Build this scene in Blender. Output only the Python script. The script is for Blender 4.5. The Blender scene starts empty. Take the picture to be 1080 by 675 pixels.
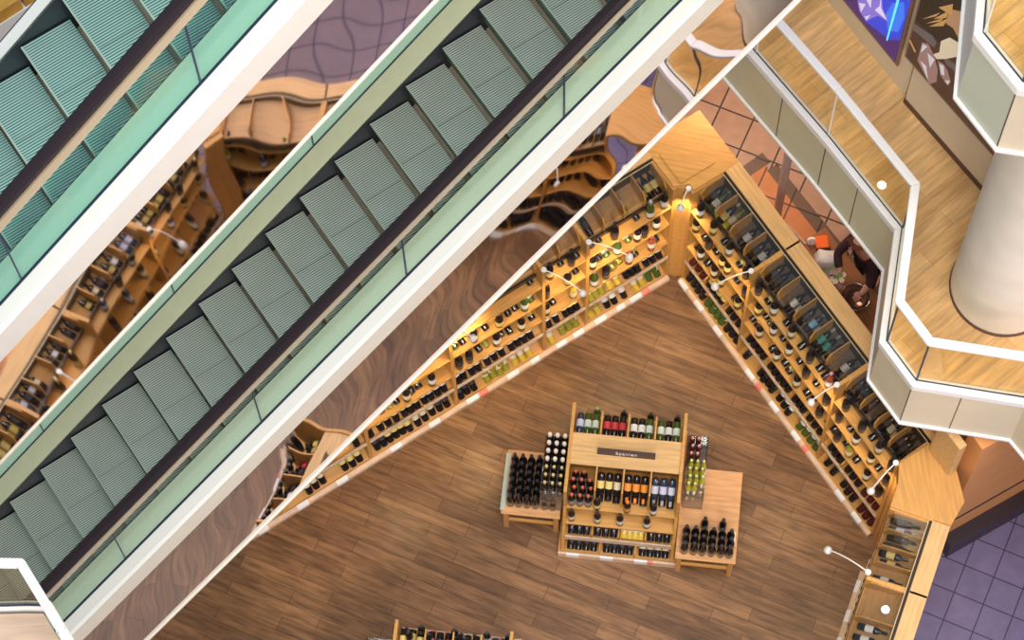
import bpy, math, random
from mathutils import Matrix, Vector
random.seed(7)
sc = bpy.context.scene
col = sc.collection
R = math.radians
sc.view_settings.view_transform = 'Standard'
sc.view_settings.look = 'None'

# ------------------------------------------------------------------ materials
def newmat(name):
    m = bpy.data.materials.new(name); m.use_nodes = True
    nt = m.node_tree; b = nt.nodes['Principled BSDF']
    return m, nt, b
def simple(name, c, rough=.5, metal=0., var=.0, scale=8., spec=.5, emit=None, estr=0., coat=0.):
    m, nt, b = newmat(name)
    b.inputs['Base Color'].default_value = (*c, 1)
    b.inputs['Roughness'].default_value = rough
    b.inputs['Metallic'].default_value = metal
    b.inputs['Specular IOR Level'].default_value = spec
    b.inputs['Coat Weight'].default_value = coat
    if emit:
        b.inputs['Emission Color'].default_value = (*emit, 1); b.inputs['Emission Strength'].default_value = estr
    if var:
        tc = nt.nodes.new('ShaderNodeTexCoord'); n = nt.nodes.new('ShaderNodeTexNoise')
        n.inputs['Scale'].default_value = scale; n.inputs['Detail'].default_value = 4
        r = nt.nodes.new('ShaderNodeValToRGB')
        r.color_ramp.elements[0].position = .3; r.color_ramp.elements[1].position = .7
        r.color_ramp.elements[0].color = (*[v * (1 - var) for v in c], 1)
        r.color_ramp.elements[1].color = (*[min(1, v * (1 + var)) for v in c], 1)
        nt.links.new(tc.outputs['Object'], n.inputs['Vector']); nt.links.new(n.outputs['Fac'], r.inputs['Fac'])
        nt.links.new(r.outputs['Color'], b.inputs['Base Color'])
    return m
def wood(name, c, stretch=(1.2, 14, 14), rough=.45, var=.16):
    m, nt, b = newmat(name); N = nt.nodes.new; L = nt.links.new
    tc = N('ShaderNodeTexCoord'); mp = N('ShaderNodeMapping'); mp.inputs['Scale'].default_value = stretch
    n = N('ShaderNodeTexNoise'); n.inputs['Scale'].default_value = 2.2; n.inputs['Detail'].default_value = 5
    r = N('ShaderNodeValToRGB')
    r.color_ramp.elements[0].position = .3; r.color_ramp.elements[1].position = .72
    r.color_ramp.elements[0].color = (*[v * (1 - var) for v in c], 1)
    r.color_ramp.elements[1].color = (*[min(1, v * (1 + var)) for v in c], 1)
    L(tc.outputs['Object'], mp.inputs['Vector']); L(mp.outputs['Vector'], n.inputs['Vector'])
    L(n.outputs['Fac'], r.inputs['Fac']); L(r.outputs['Color'], b.inputs['Base Color'])
    b.inputs['Roughness'].default_value = rough
    return m
def planks(name, ang, c1, c2, cm, length, width, rough=.35, knots=.5, gap=.006):
    m, nt, b = newmat(name); N = nt.nodes.new; L = nt.links.new
    tc = N('ShaderNodeTexCoord'); mp = N('ShaderNodeMapping'); mp.inputs['Rotation'].default_value = (0, 0, -ang)
    L(tc.outputs['Object'], mp.inputs['Vector'])
    br = N('ShaderNodeTexBrick'); br.offset = .37; br.offset_frequency = 2
    br.inputs['Scale'].default_value = 1; br.inputs['Brick Width'].default_value = length
    br.inputs['Row Height'].default_value = width; br.inputs['Mortar Size'].default_value = gap
    br.inputs['Mortar Smooth'].default_value = .2; br.inputs['Bias'].default_value = 0
    br.inputs['Color1'].default_value = (*c1, 1); br.inputs['Color2'].default_value = (*c2, 1); br.inputs['Mortar'].default_value = (*cm, 1)
    L(mp.outputs['Vector'], br.inputs['Vector'])
    # grain stretched along the boards
    m2 = N('ShaderNodeMapping'); m2.inputs['Scale'].default_value = (1.1, 9, 1); L(mp.outputs['Vector'], m2.inputs['Vector'])
    n = N('ShaderNodeTexNoise'); n.inputs['Scale'].default_value = 2.0; n.inputs['Detail'].default_value = 6; n.inputs['Roughness'].default_value = .62
    L(m2.outputs['Vector'], n.inputs['Vector'])
    r = N('ShaderNodeValToRGB'); r.color_ramp.elements[0].position = .34; r.color_ramp.elements[1].position = .66
    r.color_ramp.elements[0].color = (1 - knots, 1 - knots, 1 - knots, 1); r.color_ramp.elements[1].color = (1.18, 1.16, 1.12, 1)
    L(n.outputs['Fac'], r.inputs['Fac'])
    mx = N('ShaderNodeMix'); mx.data_type = 'RGBA'; mx.blend_type = 'MULTIPLY'; mx.inputs['Factor'].default_value = 1
    L(br.outputs['Color'], mx.inputs['A']); L(r.outputs['Color'], mx.inputs['B'])
    n3 = N('ShaderNodeTexNoise'); n3.inputs['Scale'].default_value = .9; n3.inputs['Detail'].default_value = 2
    L(mp.outputs['Vector'], n3.inputs['Vector'])
    r3 = N('ShaderNodeValToRGB'); r3.color_ramp.elements[0].position = .35; r3.color_ramp.elements[1].position = .65
    r3.color_ramp.elements[0].color = (.8, .8, .8, 1); r3.color_ramp.elements[1].color = (1.1, 1.1, 1.1, 1)
    L(n3.outputs['Fac'], r3.inputs['Fac'])
    mx2 = N('ShaderNodeMix'); mx2.data_type = 'RGBA'; mx2.blend_type = 'MULTIPLY'; mx2.inputs['Factor'].default_value = 1
    L(mx.outputs['Result'], mx2.inputs['A']); L(r3.outputs['Color'], mx2.inputs['B'])
    L(mx2.outputs['Result'], b.inputs['Base Color'])
    b.inputs['Roughness'].default_value = rough; b.inputs['Specular IOR Level'].default_value = .35
    return m
def tiles(name, ang, off, size, c1, c2, cm, gap=.012, rough=.4):
    m, nt, b = newmat(name); N = nt.nodes.new; L = nt.links.new
    tc = N('ShaderNodeTexCoord'); mp = N('ShaderNodeMapping'); mp.vector_type = 'TEXTURE'
    mp.inputs['Rotation'].default_value = (0, 0, ang); mp.inputs['Location'].default_value = (*off, 0)
    L(tc.outputs['Object'], mp.inputs['Vector'])
    br = N('ShaderNodeTexBrick'); br.offset = 0
    br.inputs['Scale'].default_value = 1; br.inputs['Brick Width'].default_value = size; br.inputs['Row Height'].default_value = size
    br.inputs['Mortar Size'].default_value = gap; br.inputs['Mortar Smooth'].default_value = .1
    br.inputs['Color1'].default_value = (*c1, 1); br.inputs['Color2'].default_value = (*c2, 1); br.inputs['Mortar'].default_value = (*cm, 1)
    L(mp.outputs['Vector'], br.inputs['Vector'])
    n = N('ShaderNodeTexNoise'); n.inputs['Scale'].default_value = 6; n.inputs['Detail'].default_value = 6
    L(tc.outputs['Object'], n.inputs['Vector'])
    r = N('ShaderNodeValToRGB'); r.color_ramp.elements[0].color = (.75, .75, .75, 1); r.color_ramp.elements[1].color = (1.2, 1.2, 1.2, 1)
    L(n.outputs['Fac'], r.inputs['Fac'])
    mx = N('ShaderNodeMix'); mx.data_type = 'RGBA'; mx.blend_type = 'MULTIPLY'; mx.inputs['Factor'].default_value = 1
    L(br.outputs['Color'], mx.inputs['A']); L(r.outputs['Color'], mx.inputs['B']); L(mx.outputs['Result'], b.inputs['Base Color'])
    b.inputs['Roughness'].default_value = rough
    return m
def glass(name, tint, refl=.08, rough=.02):
    m = bpy.data.materials.new(name); m.use_nodes = True; nt = m.node_tree; nt.nodes.clear(); N = nt.nodes.new
    o = N('ShaderNodeOutputMaterial'); mx = N('ShaderNodeMixShader'); t = N('ShaderNodeBsdfTransparent'); g = N('ShaderNodeBsdfGlossy')
    t.inputs['Color'].default_value = (*tint, 1); g.inputs['Roughness'].default_value = rough; g.inputs['Color'].default_value = (.9, .95, .93, 1)
    mx.inputs['Fac'].default_value = refl
    nt.links.new(t.outputs[0], mx.inputs[1]); nt.links.new(g.outputs[0], mx.inputs[2]); nt.links.new(mx.outputs[0], o.inputs['Surface'])
    return m
def mirror_mat(name, tint, scale, strength):
    m, nt, b = newmat(name); N = nt.nodes.new; L = nt.links.new
    b.inputs['Base Color'].default_value = (*tint, 1); b.inputs['Metallic'].default_value = 1; b.inputs['Roughness'].default_value = .025
    tc = N('ShaderNodeTexCoord'); n = N('ShaderNodeTexNoise'); n.inputs['Scale'].default_value = scale; n.inputs['Detail'].default_value = .5
    bp = N('ShaderNodeBump'); bp.inputs['Strength'].default_value = 1; bp.inputs['Distance'].default_value = strength
    L(tc.outputs['Object'], n.inputs['Vector']); L(n.outputs['Fac'], bp.inputs['Height']); L(bp.outputs['Normal'], b.inputs['Normal'])
    return m
def ribbed(name, c, dark):
    m, nt, b = newmat(name); N = nt.nodes.new; L = nt.links.new
    tc = N('ShaderNodeTexCoord'); w = N('ShaderNodeTexWave'); w.wave_type = 'BANDS'; w.bands_direction = 'Y'
    w.inputs['Scale'].default_value = 14.5; w.inputs['Distortion'].default_value = 0
    r = N('ShaderNodeValToRGB'); r.color_ramp.elements[0].color = (*dark, 1); r.color_ramp.elements[1].color = (*c, 1)
    r.color_ramp.elements[0].position = .2; r.color_ramp.elements[1].position = .75
    n = N('ShaderNodeTexNoise'); n.inputs['Scale'].default_value = 3; n.inputs['Detail'].default_value = 4
    r2 = N('ShaderNodeValToRGB'); r2.color_ramp.elements[0].color = (.8, .8, .8, 1); r2.color_ramp.elements[1].color = (1.15, 1.15, 1.15, 1)
    mx = N('ShaderNodeMix'); mx.data_type = 'RGBA'; mx.blend_type = 'MULTIPLY'; mx.inputs['Factor'].default_value = 1
    L(tc.outputs['Object'], w.inputs['Vector']); L(w.outputs['Fac'], r.inputs['Fac']); L(tc.outputs['Object'], n.inputs['Vector']); L(n.outputs['Fac'], r2.inputs['Fac'])
    L(r.outputs['Color'], mx.inputs['A']); L(r2.outputs['Color'], mx.inputs['B']); L(mx.outputs['Result'], b.inputs['Base Color'])
    b.inputs['Roughness'].default_value = .45; b.inputs['Metallic'].default_value = .2
    return m

M = {}
M['shopfloor'] = planks('shop floor boards', R(-25.5), (.33, .175, .083), (.20, .103, .052), (.12, .062, .034), 1.15, .172, .34, .5, .004)
M['upfloor'] = planks('upper floor boards', R(38), (.80, .52, .25), (.70, .43, .19), (.52, .30, .13), 1.3, .2, .35, .24, .003)
M['tile_violet'] = tiles('violet floor tiles', R(-26.18), (5.338, 8.986), .36, (.17, .135, .235), (.15, .125, .22), (.03, .022, .05), .007)  # violet tint puts the blue light on this floor into the tile colour
M['tile_brown'] = tiles('brown floor tiles', R(-26.18), (2.95, 14.2), .45, (.50, .31, .23), (.46, .28, .20), (.06, .035, .03))
M['tile_orange'] = tiles('orange floor tiles', R(-26.18), (3.3, 14.0), .45, (.62, .22, .07), (.56, .19, .06), (.10, .04, .03))
M['tile_dark'] = tiles('dark border tiles', R(-26.18), (3.3, 14.0), .45, (.15, .085, .06), (.14, .08, .06), (.03, .02, .02))
M['tile_plum'] = tiles('plum floor tiles', R(-26.18), (1, 3), .36, (.20, .135, .125), (.185, .125, .12), (.025, .015, .02))
M['oak'] = wood('honey oak', (.62, .32, .085))
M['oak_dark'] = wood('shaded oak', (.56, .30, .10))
M['case_dark'] = wood('dark case lining', (.16, .10, .06))
M['oak_pale'] = wood('pale oak', (.68, .415, .17))
M['beech'] = wood('table beech', (.70, .36, .15))
M['kick'] = simple('pale kick strip', (.70, .50, .36), .5, var=.1)
M['tagwhite'] = simple('white price card', (.88, .86, .88), .5)
M['tagred'] = simple('red price card', (.85, .22, .17), .5)
M['rail'] = simple('pale price rail', (.62, .47, .34), .35, var=.12, scale=14)
M['darkrail'] = simple('dark bronze rail', (.06, .045, .04), .3, .6)
M['brass'] = simple('pale brass edge', (.75, .62, .38), .3, .4)
M['caseglass'] = glass('case glass', (.86, .86, .85), .06, .04)
M['clear'] = glass('clear acrylic', (.82, .82, .84), .14, .05)
M['railglass'] = glass('balustrade glass', (.97, .95, .86), .03)
M['escglass'] = glass('green escalator glass', (.90, .96, .92), .05)
M['escglass_teal'] = glass('teal escalator glass', (.76, .93, .90), .05)
M['cream'] = simple('cream cladding', (.60, .55, .44), .55, var=.03, scale=2)
M['creamgreen'] = simple('grey green fascia', (.52, .56, .47), .5, var=.03, scale=2)
M['fascia'] = simple('beige fascia', (.70, .63, .47), .45, var=.04, scale=2)
M['fascia_g'] = simple('olive beige fascia', (.60, .58, .40), .45, var=.04, scale=2)
M['white'] = simple('white enamel', (.86, .86, .88), .35)
M['wallcream'] = simple('cream shop wall', (.70, .60, .46), .6, var=.03, scale=3)
M['column'] = simple('column plaster', (.74, .70, .62), .7, var=.05, scale=2.5)
M['brown'] = simple('brown skirting', (.10, .045, .035), .5)
M['black'] = simple('black rubber', (.022, .015, .02), .28)
M['joint'] = simple('dark joint', (.03, .04, .09), .5)
M['mint'] = simple('mint deck', (.64, .68, .585), .4)
M['mint_pale'] = simple('pale mint deck', (.66, .82, .74), .35)
M['deck'] = simple('yellow green deck', (.56, .60, .42), .4, var=.03)
M['deck_white'] = simple('white deck', (.76, .78, .77), .35)
M['clad'] = simple('beige side cladding', (.80, .76, .67), .45, var=.02)
M['clad_lilac'] = simple('lilac white side cladding', (.72, .69, .69), .45, var=.02)
M['skirt'] = simple('dark skirt', (.02, .02, .035), .4)
M['guide'] = simple('handrail guide', (.62, .50, .36), .3, .3)
M['step'] = ribbed('grey green ribbed tread', (.56, .65, .61), (.10, .15, .135))
M['step_teal'] = ribbed('teal ribbed tread', (.38, .56, .53), (.04, .115, .11))
M['noselip'] = simple('tread lip', (.34, .44, .38), .5)
M['nose'] = simple('tread edge', (.09, .14, .115), .5)
M['mirror'] = mirror_mat('polished steel cladding', (.74, .68, .71), 1.3, .0016)
M['mirror_flat'] = mirror_mat('flatter polished steel cladding', (.74, .68, .71), 1.2, .0007)
M['chrome'] = simple('polished steel', (.52, .48, .50), .2, .35, spec=1)
M['wire'] = simple('steel wire', (.72, .72, .76), .2, 1)
M['signdark'] = simple('dark sign board', (.075, .045, .045), .4)
M['letter'] = simple('pale lettering', (.75, .68, .66), .5)
M['lampwhite'] = simple('white lamp', (.85, .84, .80), .3)
M['lampglow'] = simple('lamp lens', (1, .95, .85), .3, emit=(1, .86, .62), estr=4)
M['orangewall'] = simple('orange brown panel', (.74, .33, .12), .5, var=.06, scale=3)
M['plinth'] = simple('dark plinth', (.035, .022, .03), .4)
M['lilac'] = simple('lilac wall', (.45, .40, .50), .6)
# bottle materials
G = {}
def bm(k, c, r=.12, spec=.6): G[k] = simple('glass ' + k, c, r, spec=spec)
bm('black', (.012, .010, .013)); bm('green', (.06, .11, .02)); bm('olive', (.33, .30, .035)); bm('yellow', (.62, .44, .05)); bm('lime', (.42, .55, .10)); bm('sunny', (.52, .46, .03)); bm('maroon', (.075, .012, .014)); bm('rose', (.45, .09, .05)); bm('blue', (.03, .05, .09))
for k, c in dict(white=(.82, .80, .76), cream=(.78, .68, .48), lemon=(.82, .66, .22), gold=(.55, .42, .12), sky=(.35, .66, .88), teal=(.05, .33, .28), orange=(.85, .32, .05), red=(.62, .05, .06), lilac=(.60, .62, .78), mintl=(.68, .76, .66), grey=(.34, .32, .33), dark=(.05, .04, .05)).items():
    G['l_' + k] = simple('paper ' + k, c, .6)
for k, c in dict(black=(.02, .018, .02), red=(.60, .12, .07), cream=(.80, .68, .58), pink=(.72, .28, .26), gold=(.60, .48, .18), green=(.22, .36, .08), white=(.8, .78, .76), orange=(.85, .25, .04), lime=(.6, .72, .25), silver=(.4, .4, .42)).items():
    G['c_' + k] = simple('foil ' + k, c, .35)

# ------------------------------------------------------------------ mesh builder
class MB:
    def __init__(s): s.v = []; s.f = []; s.m = []; s.sm = []
    def add(s, vs, fs, mi=0, smooth=False, mat=None):
        o = len(s.v)
        s.v += [tuple((mat @ Vector(p)) if mat else p) for p in vs]
        for f in fs: s.f.append(tuple(i + o for i in f)); s.m.append(mi); s.sm.append(smooth)
        return s
    def hexa(s, p, mi=0, mat=None):
        return s.add(p, [(3, 2, 1, 0), (4, 5, 6, 7), (0, 1, 5, 4), (1, 2, 6, 5), (2, 3, 7, 6), (3, 0, 4, 7)], mi, False, mat)
    def box(s, x0, x1, y0, y1, z0, z1, mi=0, mat=None):
        return s.hexa([(x0, y0, z0), (x1, y0, z0), (x1, y1, z0), (x0, y1, z0), (x0, y0, z1), (x1, y0, z1), (x1, y1, z1), (x0, y1, z1)], mi, mat)
    def prism(s, poly, vec, mi=0, mat=None):
        n = len(poly); v = Vector(vec)
        vs = [tuple(p) for p in poly] + [tuple(Vector(p) + v) for p in poly]
        fs = [tuple(range(n))[::-1], tuple(range(n, 2 * n))] + [(i, (i + 1) % n, n + (i + 1) % n, n + i) for i in range(n)]
        return s.add(vs, fs, mi, False, mat)
    def lathe(s, prof, n=12, mi=0, mat=None, cap=True, smooth=True):
        vs = []; fs = []
        for r, z in prof:
            for i in range(n):
                a = 2 * math.pi * i / n; vs.append((r * math.cos(a), r * math.sin(a), z))
        for j in range(len(prof) - 1):
            for i in range(n): fs.append((j * n + i, j * n + (i + 1) % n, (j + 1) * n + (i + 1) % n, (j + 1) * n + i))
        s.add(vs, fs, mi, smooth, mat)
        if cap:
            o = len(s.v) - len(vs)
            s.f.append(tuple(o + i for i in range(n))[::-1]); s.m.append(mi); s.sm.append(False)
            s.f.append(tuple(o + (len(prof) - 1) * n + i for i in range(n))); s.m.append(mi); s.sm.append(False)
        return s
    def tube(s, pts, r, n=8, mi=0, closed=False):
        pts = [Vector(p) for p in pts]; rs = r if isinstance(r, (list, tuple)) else [r] * len(pts)
        vs = []; fs = []; k = len(pts); prev = None
        for i, p in enumerate(pts):
            if closed: t = pts[(i + 1) % k] - pts[i - 1]
            else: t = (pts[min(i + 1, k - 1)] - pts[max(i - 1, 0)])
            t.normalize()
            if prev is None:
                a = Vector((0, 0, 1)) if abs(t.z) < .9 else Vector((1, 0, 0)); u = t.cross(a).normalized()
            else: u = (prev - t * prev.dot(t)).normalized()
            prev = u; w = t.cross(u)
            for j in range(n):
                a = 2 * math.pi * j / n; vs.append(tuple(p + (u * math.cos(a) + w * math.sin(a)) * rs[i]))
        for i in range(k if closed else k - 1):
            q = (i + 1) % k
            for j in range(n): fs.append((i * n + j, i * n + (j + 1) % n, q * n + (j + 1) % n, q * n + j))
        if not closed:
            fs.append(tuple(range(n))[::-1]); fs.append(tuple((k - 1) * n + j for j in range(n)))
        return s.add(vs, fs, mi, True)
    def mesh(s, name, mats):
        me = bpy.data.meshes.new(name); me.from_pydata(s.v, [], s.f)
        me.polygons.foreach_set('material_index', s.m); me.polygons.foreach_set('use_smooth', s.sm)
        for m in (mats if isinstance(mats, (list, tuple)) else [mats]): me.materials.append(m)
        me.update(); return me
    def build(s, name, mats, parent=None, mw=None, bevel=0):
        return link(name, s.mesh(name, mats), parent, mw, bevel)
def link(name, data, parent=None, mw=None, bevel=0):
    o = bpy.data.objects.new(name, data); col.objects.link(o)
    if parent: o.parent = parent
    if mw is not None: o.matrix_basis = mw
    if bevel:
        b = o.modifiers.new('bevel', 'BEVEL'); b.width = bevel; b.segments = 2; b.limit_method = 'ANGLE'
    return o
def thing(name, label, cat, mw=None, group=None):
    o = link(name, None, None, mw); o.empty_display_size = .1
    return tag(o, label, cat, group)
def tag(o, label, cat, group=None):
    o['label'] = label; o['category'] = cat
    if group: o['group'] = group
    return o
def struct(o): o['kind'] = 'structure'; return o
def frame(x, y, z, ang): return Matrix.Translation((x, y, z)) @ Matrix.Rotation(ang, 4, 'Z')
ORD = 'first second third fourth fifth sixth seventh eighth ninth tenth eleventh twelfth thirteenth fourteenth fifteenth sixteenth seventeenth eighteenth nineteenth twentieth'.split()
TENS = {20: 'twenty', 30: 'thirty', 40: 'forty', 50: 'fifty', 60: 'sixty', 70: 'seventy'}
def ordw(i):
    n = i + 1
    if n <= 20: return ORD[n - 1]
    t, u = n // 10 * 10, n % 10
    return (TENS[t][:-1] + 'ieth') if u == 0 else TENS[t] + '-' + ORD[u - 1]

# ------------------------------------------------------------------ camera
H = 29.18332
F = Vector((0, .38100, -.92458)); th, ro = 1.18005554, -.043557
F = Vector((0, math.cos(th), -math.sin(th))); Rr = Vector((1, 0, 0)); U = Vector((0, math.sin(th), math.cos(th)))
c, s_ = math.cos(ro), math.sin(ro)
R2 = Rr * c + U * s_; U2 = -Rr * s_ + U * c
cam = bpy.data.cameras.new('camera'); co = bpy.data.objects.new('camera', cam); col.objects.link(co)
mw = Matrix.Identity(4)
for i in range(3): mw[i][0] = R2[i]; mw[i][1] = U2[i]; mw[i][2] = -F[i]
mw[2][3] = H
co.matrix_world = mw
cam.sensor_fit = 'HORIZONTAL'; cam.sensor_width = 36; cam.lens = 36 * 2723.97 / 1080; cam.clip_end = 200
sc.camera = co

# ------------------------------------------------------------------ frames
SL = .718558
AE = .5528485
ESC2 = Vector((-.16658, 11.02703, 9.51368)); ESC1 = Vector((-3.064, 9.127, 13.3))
C0 = Vector((2.013, 12.488, 0)); AR = R(-59.15); AL = R(31.17)
R2O = Vector((4.09, 8.983, 0)); A2 = R(-112.85); R2L = 4.95
CS = R2O + Vector((math.cos(A2), math.sin(A2), 0)) * R2L
AS = R(181.4)
GO = Vector((.414, 8.987, 0)); AG = R(-8.6)

# ------------------------------------------------------------------ setting: floors
def slab(name, pts, z, t, mat):
    b = MB(); b.prism([(x, y, z - t) for x, y in pts], (0, 0, t)); return struct(b.build(name, mat))
slab('floor_shop', [(C0.x + .4, C0.y + .45), (-9, 6.2), (-9, -2), (CS.x - 8, CS.y - .5), (CS.x + .25, CS.y - .25), (R2O.x + .35, R2O.y + .1)], 0, .1, M['shopfloor'])
slab('floor_tiled_south', [(-9, -6), (9, -6), (9, 9.3), (5.2, 9.3), (4.4, 9.05), (CS.x + .55, CS.y - .3), (-9, CS.y - .6)], -.003, .1, M['tile_plum'])
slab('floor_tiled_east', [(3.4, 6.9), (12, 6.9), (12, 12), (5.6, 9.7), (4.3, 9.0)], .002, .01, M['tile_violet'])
slab('floor_tiled_north', [(-9, 6.6), (2.3, 13.0), (4.5, 9.2), (14, 14), (14, 24), (-9, 24)], -.004, .1, M['tile_brown'])
# orange tiled bay with its dark border behind the right rack
slab('floor_orange_bay', [(2.4, 13.5), (3.22, 14.02), (4.3, 12.2), (3.6, 11.2)], .004, .008, M['tile_orange'])
b = MB()
def strip(p, q, w, z0, z1, bb):
    p = Vector((*p, 0)); q = Vector((*q, 0)); d = (q - p).normalized(); n = Vector((-d.y, d.x, 0)) * w / 2
    bb.prism([(p - n + Vector((0, 0, z0))), (q - n + Vector((0, 0, z0))), (q + n + Vector((0, 0, z0))), (p + n + Vector((0, 0, z0)))], (0, 0, z1 - z0))
strip((2.3, 13.4), (3.27, 14.07), .16, -.002, .008, b); strip((3.33, 13.93), (4.6, 11.9), .16, -.002, .008, b)
struct(b.build('trim_floor_border', M['tile_dark']))

# ------------------------------------------------------------------ bottles
SHAPES = {
 'bordeaux': [(.036, 0), (.041, .006), (.0415, .20), (.036, .228), (.018, .255), (.0155, .27), (.0155, .325)],
 'burgundy': [(.039, 0), (.045, .006), (.0455, .15), (.038, .20), (.022, .245), (.0165, .27), (.0155, .325)],
 'stopper': [(.041, 0), (.046, .006), (.046, .19), (.036, .23), (.02, .255), (.016, .27), (.016, .30)],
 'champagne': [(.041, 0), (.047, .008), (.0475, .15), (.040, .205), (.025, .25), (.0185, .275), (.0185, .335)],
}
_c = {}
def body_mesh(shape, g):
    k = ('b', shape, g)
    if k not in _c: _c[k] = MB().lathe(SHAPES[shape], 12).mesh('wine_bottle', G[g])
    return _c[k]
def label_mesh(shape, l):
    k = ('l', shape, l)
    if k not in _c:
        r = max(p[0] for p in SHAPES[shape]) + .0012; z0, z1 = (.085, .178) if shape in ('bordeaux', 'stopper') else (.045, .135)
        _c[k] = MB().lathe([(r, z0), (r, z1)], 12, cap=False).mesh('paper_label', G['l_' + l])
    return _c[k]
def cap_mesh(shape, cc):
    if shape == 'stopper': return _c.setdefault('stop' + cc, MB().lathe([(.022, .27), (.026, .28), (.026, .338), (.02, .345)], 10).mesh('foil_cap', G['c_' + cc]))
    k = ('c', shape, cc)
    if k not in _c:
        top = SHAPES[shape][-1][1]; r = SHAPES[shape][-1][0] + .003
        _c[k] = MB().lathe([(r, top - .062), (r + .001, top - .012), (r, top + .003)], 10).mesh('foil_cap', G['c_' + cc])
    return _c[k]
# style: shape, glass, label, cap
ST = {
 'red_white': ('bordeaux', 'black', 'white', 'black', 'dark wine bottle with white label'),
 'red_cream': ('bordeaux', 'black', 'cream', 'black', 'dark wine bottle with cream label'),
 'red_lemon': ('bordeaux', 'black', 'lemon', 'black', 'dark wine bottle with yellow label'),
 'red_gold': ('burgundy', 'black', 'gold', 'gold', 'dark sloping bottle with gold label'),
 'red_plain': ('bordeaux', 'black', 'dark', 'black', 'plain dark wine bottle'),
 'red_orange': ('bordeaux', 'black', 'orange', 'orange', 'dark wine bottle with orange label'),
 'red_red': ('bordeaux', 'black', 'red', 'red', 'dark wine bottle with red label'),
 'red_sky': ('bordeaux', 'blue', 'sky', 'silver', 'dark wine bottle with sky-blue label'),
 'red_teal': ('bordeaux', 'black', 'teal', 'silver', 'dark wine bottle with teal label'),
 'red_lilac': ('bordeaux', 'blue', 'lilac', 'silver', 'dark wine bottle with pale lilac label'),
 'red_cap': ('bordeaux', 'black', 'grey', 'red', 'red-capped dark wine bottle'),
 'maroon': ('bordeaux', 'maroon', 'dark', 'red', 'maroon wine bottle'),
 'wh_olive': ('bordeaux', 'olive', 'cream', 'green', 'olive-yellow white wine bottle'),
 'wh_yellow': ('bordeaux', 'yellow', 'cream', 'gold', 'golden white wine bottle'),
 'wh_green': ('bordeaux', 'green', 'mintl', 'green', 'green wine bottle with pale label'),
 'wh_lime': ('bordeaux', 'green', 'white', 'lime', 'green bottle with lime-coloured neck'),
 'rose': ('bordeaux', 'rose', 'white', 'pink', 'rosy amber wine bottle'),
 'green_dark': ('burgundy', 'green', 'white', 'silver', 'dark green wine bottle'),
 'champ': ('champagne', 'black', None, 'black', 'black sparkling wine bottle'),
 'whitecap': ('stopper', 'black', None, 'cream', 'pale-capped dark bottle'),
 'goldcap': ('bordeaux', 'black', None, 'gold', 'gold-capped dark bottle'),
 'pinkcap': ('bordeaux', 'maroon', None, 'pink', 'pink-capped dark bottle'),
 'limecap': ('burgundy', 'sunny', None, 'lime', 'lime-capped olive bottle'),
}
NB = [0]
def bottle(st, mw, label, group, name=None):
    if len(label.split()) > 16: label = label.replace(' wine bottle', ' bottle').replace(' with ', ', ')
    if len(label.split()) > 16: label = label.replace('dark ', '', 1)
    assert len(label.split()) <= 16, label
    sh, g, l, cc, d = ST[st]
    nm = name or ('sparkling_wine_bottle' if sh == 'champagne' else 'wine_bottle')
    o = link(nm, body_mesh(sh, g), None, mw)
    if l: link('paper_label', label_mesh(sh, l), o)
    link('foil_cap', cap_mesh(sh, cc), o)
    tag(o, label, 'bottle', group); NB[0] += 1
    return o
def bottle_into(mb, st, mw, mats):
    sh, g, l, cc, d = ST[st]
    def mi(m):
        if m not in mats: mats.append(m)
        return mats.index(m)
    mb.lathe(SHAPES[sh], 9, mi(G[g]), mw)
    if l:
        r = max(p[0] for p in SHAPES[sh]) + .0012
        mb.lathe([(r, .085), (r, .175)] if sh != 'burgundy' else [(r, .05), (r, .135)], 9, mi(G['l_' + l]), mw, cap=False)
    top = SHAPES[sh][-1][1]; r = SHAPES[sh][-1][0] + .003
    mb.lathe([(r, top - .06), (r, top + .003)], 8, mi(G['c_' + cc]), mw)
def stand(x, y, z, rz=0): return Matrix.Translation((x, y, z)) @ Matrix.Rotation(rz, 4, 'Z')
def lie(x, y, z, tilt=12, yaw=0):
    # bottom end at (x, y, z) towards the front, neck pointing outward (+y) and up by tilt degrees
    return Matrix.Translation((x, y, z)) @ Matrix.Rotation(R(yaw), 4, 'Z') @ Matrix.Rotation(-R(90 - tilt), 4, 'X')

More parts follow.
